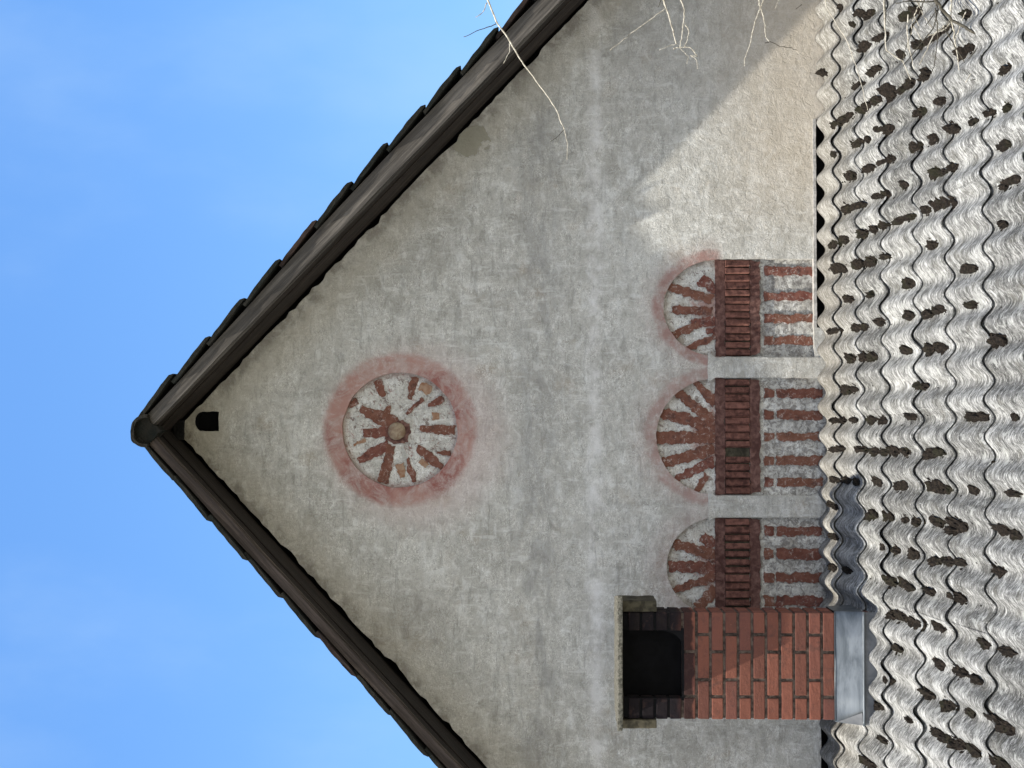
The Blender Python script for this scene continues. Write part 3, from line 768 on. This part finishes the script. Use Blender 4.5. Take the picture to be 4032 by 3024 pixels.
for r_ in range(len(laps)-1):
    ya, yb = laps[r_], laps[r_+1]
    for c_, x0 in enumerate(cols):
        off = (PIT*3 if r_ % 2 else 0)
        xs0 = x0+off*0; n = 6*14+5; m_ = 14
        bm = bmesh.new(); tilt = .0165+random.uniform(-.002, .004); side = random.uniform(-.0018, .0018)
        ye = yb+random.uniform(-.006, .006); up = ya+.07 if r_ else ya
        grid = {}
        for lay in (0, 1):
            for i in range(n+1):
                xx = xs0-.012+(SW+.03)*i/n
                for j in range(m_+1):
                    t = j/m_; yy = up+(ye-up)*t
                    tt = (ya-yy)/(ya-yb)
                    if j == m_: yy += noise.noise(Vector((xx*22, r_*5, c_)))*.0045+noise.noise(Vector((xx*70, r_*5, c_)))*.0028
                    z = plane_z(yy)+wave(xx)+tt*tilt+side*(i/n-.5)*2
                    z += noise.noise(Vector((xx*1.7, yy*1.2, 4)))*.003 + noise.noise(Vector((xx*12, yy*9, 8)))*.0030
                    # lower ends lift here and there
                    z += max(0, tt)**3*.017*max(0, noise.noise(Vector((xx*3.1, r_*9.7, 3)))+.12)
                    if lay: z -= .0068
                    grid[lay, i, j] = bm.verts.new((xx, yy, z+(.0016*(c_ % 2))))
        for lay in (0, 1):
            for i in range(n):
                for j in range(m_):
                    f = bm.faces.new((grid[lay, i, j], grid[lay, i+1, j], grid[lay, i+1, j+1], grid[lay, i, j+1])); f.smooth = True
        for i in range(n):
            for j in (0, m_): bm.faces.new((grid[0, i, j], grid[0, i+1, j], grid[1, i+1, j], grid[1, i, j]))
        for j in range(m_):
            for i in (0, n): bm.faces.new((grid[0, i, j], grid[0, i, j+1], grid[1, i, j+1], grid[1, i, j]))
        obj('roof_sheet', bm, M['sheet'], shed)
yE = laps[-1]
bm = bmesh.new()
v0 = [(W0+.1, -.02, 0), (cols[-1]+SW-.15, yE+.25, 0)]
x0, x1, y1, y0 = W0-.15, cols[-1]+SW-.15, -.004, yE+.2
vs = [bm.verts.new(p) for p in ((x0, y0, 0), (x1, y0, 0), (x1, y1, 0), (x0, y1, 0), (x0, y0, plane_z(y0)-.06), (x1, y0, plane_z(y0)-.06), (x1, y1, plane_z(y1)-.06), (x0, y1, plane_z(y1)-.06))]
for f in ((0,3,2,1),(4,5,6,7),(0,1,5,4),(1,2,6,5),(2,3,7,6),(3,0,4,7)): bm.faces.new([vs[i] for i in f])
obj('shed_wall', bm, M['render'], shed)

# ------------------------------------------------------------------ chimney
YF, DEP = -.75, .24
f0 = P(3000, 2833, YF); f1 = P(3000, 2412, YF)
cx0, cx1 = f0.x, f1.x; CW = cx1-cx0
ctop = P(2453, 2600, YF).z
CP = (P(2350+730*.5425, 2600, YF).z-P(2350+1640*.5425, 2600, YF).z)/9.0   # course height
zc0 = P(2350+1725*.5425, 2600, YF).z                                       # bottom of the last whole course
bm = bmesh.new()
nlow = 4
op_l, op_r = P(2600, 2250+920*.5425, YF).x, P(2600, 2250+428*.5425, YF).x
op_b = P(2350+622*.5425, 2600, YF).z
nC = int(round((ctop-zc0)/CP))
for i in range(-nlow, nC):
    z0 = zc0+i*CP; z1 = z0+CP-.0155
    z1 = min(z1, ctop-.002)
    if z1-z0 < .02: continue
    A = (i % 2 == 0)
    ws = [.215, .236, .118] if A else [.118, .240, .215]      # from the right side of the face leftwards
    s_ = CW/(sum(ws)+.036)
    xx = cx1
    for j, w_ in enumerate(ws):
        w2 = w_*s_; a_, b_ = xx-w2, xx; xx = a_-.018*s_
        b_ += 0; jit = random.uniform(-.002, .002)
        segs = [(a_, b_)]
        if z0 > op_b-.02:                              # cut for the smoke opening
            segs = []
            if a_ < op_l: segs.append((a_, min(b_, op_l)))
            if b_ > op_r: segs.append((max(a_, op_r), b_))
        for (p, q) in segs:
            if q-p < .02: continue
            rough_box((p, YF+jit, z0), (q, YF+.10+jit, z1), .0016, .035, .0045, bm)
    # side and back bricks
    for (xa_, xb_) in ((cx0, cx0+.10), (cx1-.10, cx1)):
        ya_ = YF+.115; q = [(ya_, YF+DEP)] if A else [(ya_, YF+.17), (YF+.185, YF+DEP)]
        for (u, v_) in q:
            sh = .0012 if xa_ == cx0 else -.0012
            rough_box((xa_-random.uniform(0, .002), u, z0), (xb_+random.uniform(0, .002), v_, z1), .0014, .04, .0045, bm)
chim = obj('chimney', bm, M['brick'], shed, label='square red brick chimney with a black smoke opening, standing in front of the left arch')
bm = bmesh.new()
zl = zc0-nlow*CP
# mortar core: hollow, four walls, open at the front in the upper part
box(bm, (cx0+.006, YF+.0075, zl), (cx1-.006, YF+.09, op_b-.002))
box(bm, (cx0+.006, YF+.0075, op_b-.001), (op_l-.004, YF+.09, ctop-.004))
box(bm, (op_r+.004, YF+.0075, op_b-.001), (cx1-.006, YF+.09, ctop-.004))
box(bm, (cx0+.006, YF+.0905, zl), (cx0+.09, YF+DEP-.006, ctop-.004))
box(bm, (cx1-.09, YF+.0905, zl), (cx1-.006, YF+DEP-.006, ctop-.004))
box(bm, (cx0+.0905, YF+DEP-.05, zl), (cx1-.0905, YF+DEP-.007, ctop-.004))
s = NT('sooty mortar'); X_, Y_, Z_ = s.xyz()
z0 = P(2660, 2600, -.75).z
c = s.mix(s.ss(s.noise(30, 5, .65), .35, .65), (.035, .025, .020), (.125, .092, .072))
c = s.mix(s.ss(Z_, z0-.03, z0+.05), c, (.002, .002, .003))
M['mortar'] = s.done(c, s.bump(s.noise(70, 4, .7), .8, .005))
obj('mortar_joints', bm, M['mortar'], chim)
# soot-caked inner lining with a rounded lower corner
bm = bmesh.new()
rr = .10
pts = [(op_l-.0, ctop-.003), (op_l, op_b+.012), (op_l+.012, op_b)]
pts += [(op_r-rr*.9+rr*.9*math.sin(t*math.pi/16), op_b+rr*1.3-rr*1.3*math.cos(t*math.pi/16)) for t in range(9)]
pts += [(op_r+.003, ctop-.003)]
outer = [(op_l-.012, ctop-.003), (op_l-.012, op_b-.012), (op_r+.012, op_b-.012), (op_r+.012, ctop-.003)]
lo = outer+pts[::-1]
flat(bm, lo, YF+.004, YF+.05)
obj('soot_lining', bm, M['soot'], chim, label='soot caked edge of the smoke opening')
bm = bmesh.new(); box(bm, (cx0+.091, YF+.12, op_b-.12), (cx1-.091, YF+DEP-.051, op_b-.10)); obj('flue_floor', bm, M['soot'], chim)
bm = bmesh.new(); box(bm, (cx0+.0915, YF+.10, op_b-.1), (cx0+.0925, YF+DEP-.052, ctop-.005))
box(bm, (cx1-.0925, YF+.10, op_b-.1), (cx1-.0915, YF+DEP-.052, ctop-.005)); box(bm, (cx0+.093, YF+DEP-.0545, op_b-.1), (cx1-.093, YF+DEP-.0535, ctop-.005))
obj('flue_wall', bm, M['soot'], chim)
# concrete cap slab, well out over the front
YS = YF-.203
s0 = P(2425, 2879, YS); s1 = P(2425, 2343, YS)
sz1 = P(2432, 2600, YS).z; sz0 = P(2453, 2600, YS).z
bm = rough_box((s0.x, YS, sz0), (s1.x, YF+DEP-.03, sz1), .0035, .022, .007)
for v in bm.verts:
    t_ = (v.co.y-YS)/(YF+DEP-YS); v.co.x = (cx0+cx1)/2+(v.co.x-(cx0+cx1)/2)*(1-.13*t_)
obj('chimney_cap', bm, M['concrete'], chim, label='rough pale concrete slab on top of the chimney')
for sx, (p, q) in enumerate(((cx0-.052, cx0-.003), (cx1+.003, cx1+.066))):
    zb_ = P(2350+435*.5425, 2600, YF).z
    bm = rough_box((p, YF-.012, zb_), (q, YF+DEP, sz0-.002), .003, .03, .006); obj('cap_cheek', bm, M['cheek'], chim)
# zinc base flashing: a skirt leaning out, with a turned lip and folded corner
zt_, zb_ = zc0+.0, P(3401, 2600, YF-.07).z
def skirt():
    bm = bmesh.new(); t0, t1 = .008, .075
    ring_t = [(cx0-t0, YF-t0), (cx1+t0, YF-t0), (cx1+t0, YF+DEP+t0), (cx0-t0, YF+DEP+t0)]
    ring_b = [(cx0-t1*.22, YF-t1), (cx1+.012, YF-t1), (cx1+.012, YF+DEP+t1*.4), (cx0-t1*.22, YF+DEP+t1*.4)]
    K = 8; rr_ = []
    for q in range(K+1):
        t = q/K; row = []
        for (a_, b_) in zip(ring_t, ring_b):
            row.append((a_[0]+(b_[0]-a_[0])*t, a_[1]+(b_[1]-a_[1])*t))
        rr_.append([bm.verts.new((x_, y_, zt_+(zb_-zt_)*t)) for x_, y_ in row])
    for q in range(K):
        for j in range(4): bm.faces.new((rr_[q][j], rr_[q][(j+1) % 4], rr_[q+1][(j+1) % 4], rr_[q+1][j]))
    bmesh.ops.subdivide_edges(bm, edges=list(bm.edges), cuts=3, use_grid_fill=True)
    for v in bm.verts: v.co += noise.noise_vector(v.co*5)*.0035
    return bm
o = obj('base_flashing', skirt(), M['zinc'], chim, True, label='blue grey zinc flashing round the chimney foot')
md = o.modifiers.new('thickness', 'SOLIDIFY'); md.thickness = .0015
bm = bmesh.new()
tube(bm, [Vector((cx0-.018+(CW+.034)*i/24, YF-.078+.002*noise.noise(Vector((i*.7, 0, 0))), zb_+.001+.002*noise.noise(Vector((i*.5, 3, 0))))) for i in range(25)], [.0075]*25, 8)
obj('flashing_lip', bm, M['zinc'], chim, True)
bm = bmesh.new(); tube(bm, [Vector((cx0-.006, YF-.012, zt_)), Vector((cx1+.006, YF-.012, zt_))], [.0028]*2, 6); obj('flashing_edge', bm, M['zinc'], chim, True)
bm = bmesh.new()
a_ = Vector((cx0-.006, YF-.0150, zt_-.010)); b_ = Vector((cx0-.014, YF-.0800, zb_+.008)); c2_ = Vector((cx0+.055, YF-.0765, zb_+.012))
v = [bm.verts.new(q) for q in (a_, b_, c2_)]; w_ = [bm.verts.new(q+Vector((0, -.003, 0))) for q in (a_, b_, c2_)]
bm.faces.new(v); bm.faces.new(w_[::-1])
for i in range(3): bm.faces.new((v[i], v[(i+1) % 3], w_[(i+1) % 3], w_[i]))
obj('corner_fold', bm, M['lead'], chim)
# apron: a plain grey sheet standing down into the waves under the lip
bm = bmesh.new(); n = 30
for i in range(n):
    x0, x1 = cx0-.016+(CW+.028)*i/n, cx0-.016+(CW+.028)*(i+1)/n
    ya, yb = YF-.058, YF-.074+.003*noise.noise(Vector((i*.4, 0, 0)))
    v = [bm.verts.new(q) for q in ((x0, ya, zb_+.004), (x1, ya, zb_+.004), (x1, yb, zb_-.10), (x0, yb, zb_-.10))]
    bm.faces.new(v)
bmesh.ops.remove_doubles(bm, verts=list(bm.verts), dist=.0001)
o = obj('lead_apron', bm, M['lead'], chim); md = o.modifiers.new('thickness', 'SOLIDIFY'); md.thickness = .003

# ------------------------------------------------------------------ moss in the valleys
def hit(px_, py_):
    d = ray(px_, py_); t = 1.0; p = CAM.copy()
    for i in range(4000):
        p = CAM+d*t
        if p.y > -.02 or p.z < surf(p.x, p.y): return p
        t += .004
    return p
V1 = [(160,1150,9,5),(300,1125,4,3),(150,660,3,3),(330,545,3,3),(90,300,3,2),(245,30,3,3),(300,55,6,3),(230,95,2,3),(275,190,5,4),(300,300,4,3),(335,285,3,2),(345,150,6,3),(515,185,3,4),(560,170,5,3),(600,150,5,3),(640,120,3,3),(435,225,3,4),(460,60,5,4),(495,40,3,5),
(700,225,4,5),(740,200,3,4),(895,295,4,4),(720,55,2,4),(250,365,5,3),(370,375,5,5),(400,400,4,3),(440,380,4,3),(480,350,4,4),(540,320,4,3),(545,305,3,3),(330,425,6,3),(280,455,8,3),(200,500,8,3),(150,525,5,3),(240,610,5,3),(295,590,2,3),(380,550,4,4),(500,630,4,4),(515,480,4,4),(615,432,4,4),(585,600,4,4),
(660,540,4,4),(755,520,3,3),(830,490,3,3),(905,460,2,3),(890,630,5,4),(215,750,6,4),(300,720,7,3),(360,700,5,3),(395,680,3,3),(455,795,3,4),(590,745,5,4),(625,735,4,3),(665,715,3,2),(930,785,6,4),(890,800,3,4),(340,845,4,3),(370,835,3,4),(255,880,8,3),(205,895,6,4),
(590,870,6,6),(645,870,5,6),(545,900,4,4),(480,935,5,3),(430,950,5,3),(360,965,3,4),(322,980,3,4),(275,1000,4,4),(200,1035,4,4),(150,1050,7,4),(580,1050,5,4),(885,975,3,3),(370,1105,3,3),(310,1120,4,4),(250,1135,7,4),(475,1225,5,5),(740,1165,6,4),(215,1285,6,4),(310,1265,3,3),
(745,1315,5,3),(605,1330,6,4),(560,1350,5,4),(480,1355,5,5),(350,1390,5,4),(260,1410,8,4),(150,1425,8,3),(620,1500,6,6),(570,1515,5,5),(470,1510,5,5),(870,1470,7,6),(320,1535,4,4),(285,1535,3,4),(225,1545,6,4)]
V2 = [(210,25,7,4),(240,15,4,3),(530,10,6,4),(165,155,9,3),(240,150,4,3),(315,150,5,4),(367,152,4,4),(485,135,6,4),(790,140,9,5),(750,145,5,4),(160,275,9,3),(270,285,7,3),(330,290,5,4),(373,290,4,4),(412,285,4,5),(467,295,4,4),(600,290,9,4),(570,310,4,5),(160,410,8,3),(210,410,4,3),
(255,418,3,4),(340,418,5,5),(445,440,7,5),(590,435,11,6),(635,450,6,4),(755,455,4,4),(930,470,6,4),(150,520,5,4),(320,565,6,5),(385,570,4,5),(462,582,2,3),(515,590,4,5),(595,590,7,5),(690,600,9,6),(660,635,5,4),(890,630,6,5),(945,650,4,5),(155,660,6,3),(372,710,3,4),(422,715,3,4),(505,730,5,5),
(590,765,5,4),(650,770,7,4),(700,775,4,4),(870,800,4,5),(150,790,5,4),(210,800,4,3),(395,850,5,6),(465,860,6,5),(490,870,4,4),(570,890,4,4),(675,915,6,4),(705,925,4,5),(410,995,3,4),(450,1005,7,5),(510,1030,8,5),(610,1045,6,5),(435,1145,4,4),(610,1200,4,5),(710,1250,5,6),(775,1275,5,6),(800,1105,4,5),(905,1150,6,4),
(385,1275,4,4),(565,1340,5,5),(355,1390,6,4),(650,1390,6,6),(745,1415,4,4),(830,1430,7,5),(900,1480,7,6),(485,1450,3,4),(600,1500,7,4),(640,1530,7,4),(690,1560,7,5),(765,1590,6,7),(870,1620,7,6),(310,1635,8,5),(370,1535,4,4)]
bm = bmesh.new(); rnd = random.Random(5)
def clump(x, y, rx, ry, h):
    t = bmesh.new(); bmesh.ops.create_icosphere(t, subdivisions=3 if rx > .012 else 2, radius=1)
    sd_ = rnd.random()*50
    for v in t.verts:
        c = v.co.copy(); k_ = 1+.42*noise.noise(c*1.6+Vector((sd_, 0, 0)))+.34*noise.noise(c*6+Vector((0, sd_, 0)))
        q = c*k_; X_ = x+q.x*rx; Y_ = y+q.y*ry
        v.co = Vector((X_, Y_, surf(X_, Y_)+max(-.006, q.z*h)+noise.noise(Vector((X_*150, Y_*150, 0)))*.006))
    me = bpy.data.meshes.new('t'); t.to_mesh(me); t.free(); bm.from_mesh(me); bpy.data.meshes.remove(me)
for org, lst in ((0, V1), (1512, V2)):
    for (u, v, w_, h_) in lst:
        p = hit(3150+u*.9112, org+v*.9112)
        if p.y > -.05 or p.y < -4: continue
        tr = PHX+PIT*(round((p.x-PHX)/PIT-.5)+.5)
        xx = tr+(p.x-tr)*.6
        sc_ = -p.y*0+1/ (5824/(p.y+9.1))
        wy = w_*2*4.2*.9112*.5*sc_*2.1; wx = h_*2*4.0*.9112*.5*sc_*1.15
        wx = min(max(wx*1.05, .018), .030); wy = min(max(wy*1.12, .025), .14)
        k_ = max(1, int(round(wy/.045)))
        for q in range(k_):
            clump(xx+rnd.uniform(-.006, .006), p.y+(q-(k_-1)/2)*wy*1.5/k_+rnd.uniform(-.006, .006), wx*rnd.uniform(.85, 1.1), wy/k_*1.15+.010, .027*rnd.uniform(.8, 1.25))
        for q in range(5):
            an = rnd.uniform(0, 6.3); clump(xx+math.cos(an)*wx*rnd.uniform(1.0, 1.35), p.y+math.sin(an)*wy*rnd.uniform(1.0, 1.3), rnd.uniform(.004, .009), rnd.uniform(.005, .012), rnd.uniform(.005, .010))
# moss goes on down the valleys beyond the picture and sprinkles everywhere
for i in range(260):
    tr = PHX+PIT*(rnd.randint(-20, 19)+.5); y = rnd.uniform(-4.6, -.1)
    if tr > cols[-1]+SW-.15 or tr < cols[0]+.1: continue
    if -2.1 < tr < 2.4 and y > -2.8 and rnd.random() < .93: continue
    if cx0-.1 < tr < cx1+.1 and y > -.95: continue
    clump(tr+rnd.uniform(-.012, .012), y, rnd.uniform(.015, .03), rnd.uniform(.02, .05), rnd.uniform(.010, .02))
for i in range(240):
    tr = PHX+PIT*(rnd.randint(-14, 15)+.5); y = rnd.uniform(-3.2, -.1)
    if cx0-.1 < tr < cx1+.1 and y > -.95: continue
    clump(tr+rnd.uniform(-.03, .03), y, rnd.uniform(.003, .007), rnd.uniform(.003, .009), .005)
mo = obj('moss', bm, M['moss'], None, False, label='dark brown moss cushions in the valleys of the corrugated roof')
mo['category'] = 'moss'; mo['kind'] = 'stuff'

# ------------------------------------------------------------------ bare tree reaching in from the right
tree = empty('bare_tree', (5.4, -2.6, 0), 'bare tree reaching pale leafless twigs across the right side of the roof and wall', 'tree')
def wob(pts, k=5, amp=.006, seed=0):
    o = []
    for i in range(len(pts)-1):
        a_, b_ = pts[i], pts[i+1]
        for q in range(k):
            t = q/k; p = a_.lerp(b_, t)
            o.append(p+noise.noise_vector(Vector((i*3.1+t*2.7, seed, 2)))*amp*min(1, 4*t*(1-t)+.3))
    o.append(pts[-1]); return o
def twig(name, pp, Yd, r0, r1, mat, seed, parent=tree):
    """pp: points seen in the picture; Yd: depth of each end"""
    n = len(pp); pts = [P(x_, y_, Yd[0]+(Yd[1]-Yd[0])*i/(n-1)) for i, (x_, y_) in enumerate(pp)]
    pts = wob(pts, 6, .005, seed); m_ = len(pts)
    bm = bmesh.new(); r0, r1 = (r0*1.5, r1*1.5) if Yd[0] < -1.9 else (r0*1.1, r1*1.1)
    bm = bmesh.new(); rad = [(r0+(r1-r0)*i/(m_-1))*(1+.35*max(0, noise.noise(Vector((i*.9, seed, 0))))) for i in range(m_)]
    tube(bm, pts, rad, 6)
    return obj(name, bm, mat, parent, True), pts
def Q6(x_, y_): return (1500+x_*.5425, y_*.5425)
def Q4(x_, y_): return (2350+x_*.3617, y_*.3617)
def Q7(x_, y_): return (2700+x_*.6027, y_*.6027)
def Q5(x_, y_): return (3500+x_*.2412, y_*.2412)
T = []
def add(pts, Yd, r0, r1, mat='twig'):
    T.append((pts, Yd, r0, r1, mat))
yt = -1.35
add([(1830,-420),(1870,-200)]+[Q6(*q) for q in ((770,-10),(835,150),(935,300),(1010,430),(1100,550),(1190,670),(1270,790),(1330,940))], (yt, yt-.1), .0050, .0024)
add([Q6(835,150),Q6(835,175),Q6(740,210),Q6(600,268)], (yt, yt), .0028, .0014, 'bark')
add([Q6(770,20),Q6(740,90),Q6(685,125)], (yt, yt), .0026, .0014)
add([Q6(937,310),Q6(935,370),Q6(890,460)], (yt, yt), .0026, .0013)
add([Q6(1330,940),Q6(1290,985),Q6(1230,1028)], (yt, yt), .0018, .0012, 'bark')
add([Q6(1330,940),Q6(1355,1040),Q6(1350,1160)], (yt, yt), .0020, .0010)
add([(2560,-400),(2590,-150)]+[Q4(*q) for q in ((720,-10),(750,75),(790,200),(830,330),(865,480))], (yt-.1, yt-.1), .0050, .0026)
add([Q4(*q) for q in ((760,75),(620,190),(460,300),(300,420),(145,545))], (yt-.1, yt-.1), .0030, .0018)
add([(2650,-200)]+[Q4(*q) for q in ((910,-10),(955,110),(945,240),(925,400),(905,510))], (yt-.1, yt-.1), .0034, .0022)
add([Q4(*q) for q in ((955,245),(1005,340),(985,440),(955,505))], (yt-.1, yt-.1), .0024, .0018)
add([Q4(*q) for q in ((835,535),(880,515),(960,508),(1030,530),(1095,615),(1020,600))], (yt-.1, yt-.1), .0030, .0020)
add([Q4(*q) for q in ((865,480),(790,495),(680,545))], (yt-.1, yt-.1), .0020, .0012)
add([Q4(*q) for q in ((1020,605),(1085,650),(1098,750))], (yt-.1, yt-.1), .0018, .0012)
add([Q4(*q) for q in ((905,525),(995,610),(980,695))], (yt-.1, yt-.1), .0014, .0010)
add([Q4(*q) for q in ((700,0),(670,80))], (yt-.1, yt-.1), .0018, .0012, 'bark')
add([(2990,-260)]+[Q4(*q) for q in ((1760,-10),(1780,80),(1730,220),(1700,330),(1670,480),(1610,640),(1608,720))], (yt-.2, yt-.2), .0036, .0018)
add([(3020,-200)]+[Q4(*q) for q in ((1815,-10),(1785,85),(1820,220),(1832,330),(1838,400),(1880,455))], (yt-.2, yt-.2), .0034, .0018)
add([Q4(*q) for q in ((1832,468),(1880,455),(1980,500),(2100,520),(2180,545))], (yt-.2, yt-.2), .0022, .0012, 'bark')
add([Q4(1990,-20),Q4(1975,20),Q4(1945,90)], (yt-.2, yt-.2), .0020, .0012)
add([Q4(2230,50),Q4(2165,98)], (yt-.2, yt-.2), .0020, .0012, 'bark')
yr = -2.1
RK = 1.45
add([(3600,-400)]+[Q5(*q) for q in ((740,-20),(870,160),(1050,345),(1240,440),(1400,535),(1600,620),(1760,690),(2000,760),(2300,815))], (yr, yr-.1), .0052, .0036, 'bark')
add([Q5(*q) for q in ((1880,-300),(1885,20),(1800,280),(1700,500),(1620,630),(1480,760),(1300,960))], (yr, yr), .0040, .0016, 'bark')
add([Q5(*q) for q in ((1000,-200),(1020,60),(1000,330),(880,450),(760,530),(700,640),(600,850),(500,1050))], (yr+.1, yr+.1), .0034, .0016)
add([Q5(*q) for q in ((1010,370),(900,480),(800,520),(640,580))], (yr+.1, yr+.1), .0028, .0018)
add([Q5(*q) for q in ((1010,340),(1050,480),(1080,680),(1110,860),(1130,1010),(1145,1150))], (yr+.1, yr+.1), .0026, .0014)
add([Q5(*q) for q in ((800,150),(700,280),(600,420))], (yr, yr), .0020, .0012, 'bark')
add([Q5(*q) for q in ((760,130),(790,400),(800,640),(760,950),(700,1180))], (yr, yr), .0022, .0012, 'bark')
add([Q5(*q) for q in ((1860,200),(1930,480),(1985,700),(2010,900),(2090,1150),(2140,1600),(2190,1800))], (yr, yr), .0026, .0014, 'bark')
add([Q5(*q) for q in ((740,20),(480,30),(300,20),(110,55))], (yr, yr), .0024, .0012, 'bark')
add([Q5(*q) for q in ((1850,1262),(1940,1225),(2005,1218))], (yr, yr), .0030, .0016)
add([Q5(*q) for q in ((1650,230),(1670,420),(1640,700),(1450,1000),(1250,1350))], (yr, yr), .0022, .0012)
add([Q5(*q) for q in ((1650,900),(1560,1080),(1530,1250),(1330,1310))], (yr, yr), .0018, .0012, 'bark')
add([Q7(*q) for q in ((900,-60),(920,50),(1050,260),(1110,420),(1150,560),(1190,720))], (yt-.3, yt-.3), .0026, .0014)
add([Q7(*q) for q in ((920,60),(900,140),(850,215))], (yt-.3, yt-.3), .0018, .0012)
add([Q7(*q) for q in ((1290,-60),(1300,150),(1310,330),(1420,400),(1470,520))], (yr, yr), .0026, .0012)
add([Q7(*q) for q in ((1600,-60),(1650,60),(1620,180),(1500,330),(1420,430))], (yr, yr), .0026, .0012, 'bark')
add([Q7(*q) for q in ((2090,-20),(2060,120),(1990,250),(1930,400))], (yr, yr), .0026, .0012, 'bark')
rt = random.Random(21)
for i in range(13):
    x_, y_ = rt.uniform(3480, 4060), rt.uniform(-60, 110); dx_, dy_ = rt.uniform(-.6, .45), 1.0; L_t = rt.uniform(110, 330)
    pp = [(x_, y_)]
    for q in range(4):
        dx_ += rt.uniform(-.25, .25); pp.append((pp[-1][0]+dx_*L_t/4, pp[-1][1]+dy_*L_t/4))
    if i % 3 == 0: add([pp[2], (pp[2][0]+rt.uniform(-45, 45), pp[2][1]+rt.uniform(20, 60))], (yr+.1, yr+.1), .0014, .0009, 'twig')
    add(pp, (yr, yr+.15), .0020, .0010, 'bark' if i % 4 else 'twig')
for i, (pp, Yd, r0, r1, mt) in enumerate(T):
    o, pts = twig('twig', pp, Yd, r0, r1, M[mt], i*1.7)
    if pp[0][1] < -130:                              # leads in from outside: carry it on to a limb
        a_ = pts[0]; b_ = Vector((4.1, a_.y-.2, a_.z+.35)); e_ = Vector((5.25, -2.5, 4.2))
        bm = bmesh.new(); l = wob([a_, a_.lerp(b_, .5)+Vector((0, 0, .10)), b_, e_], 6, .03, i)
        tube(bm, l, [r0+(.030-r0)*(k_/(len(l)-1))**1.5 for k_ in range(len(l))], 7)
        obj('branch', bm, M['bark'], tree, True)
bm = bmesh.new(); l = wob([Vector((5.4, -2.6, -.05)), Vector((5.35, -2.62, 1.5)), Vector((5.28, -2.5, 3.0)), Vector((5.25, -2.5, 4.4)), Vector((5.4, -2.3, 6.0)), Vector((5.3, -2.0, 7.4))], 5, .06, 3)
tube(bm, l, [.17-.15*(k_/(len(l)-1)) for k_ in range(len(l))], 12); obj('trunk', bm, M['bark'], tree, True)
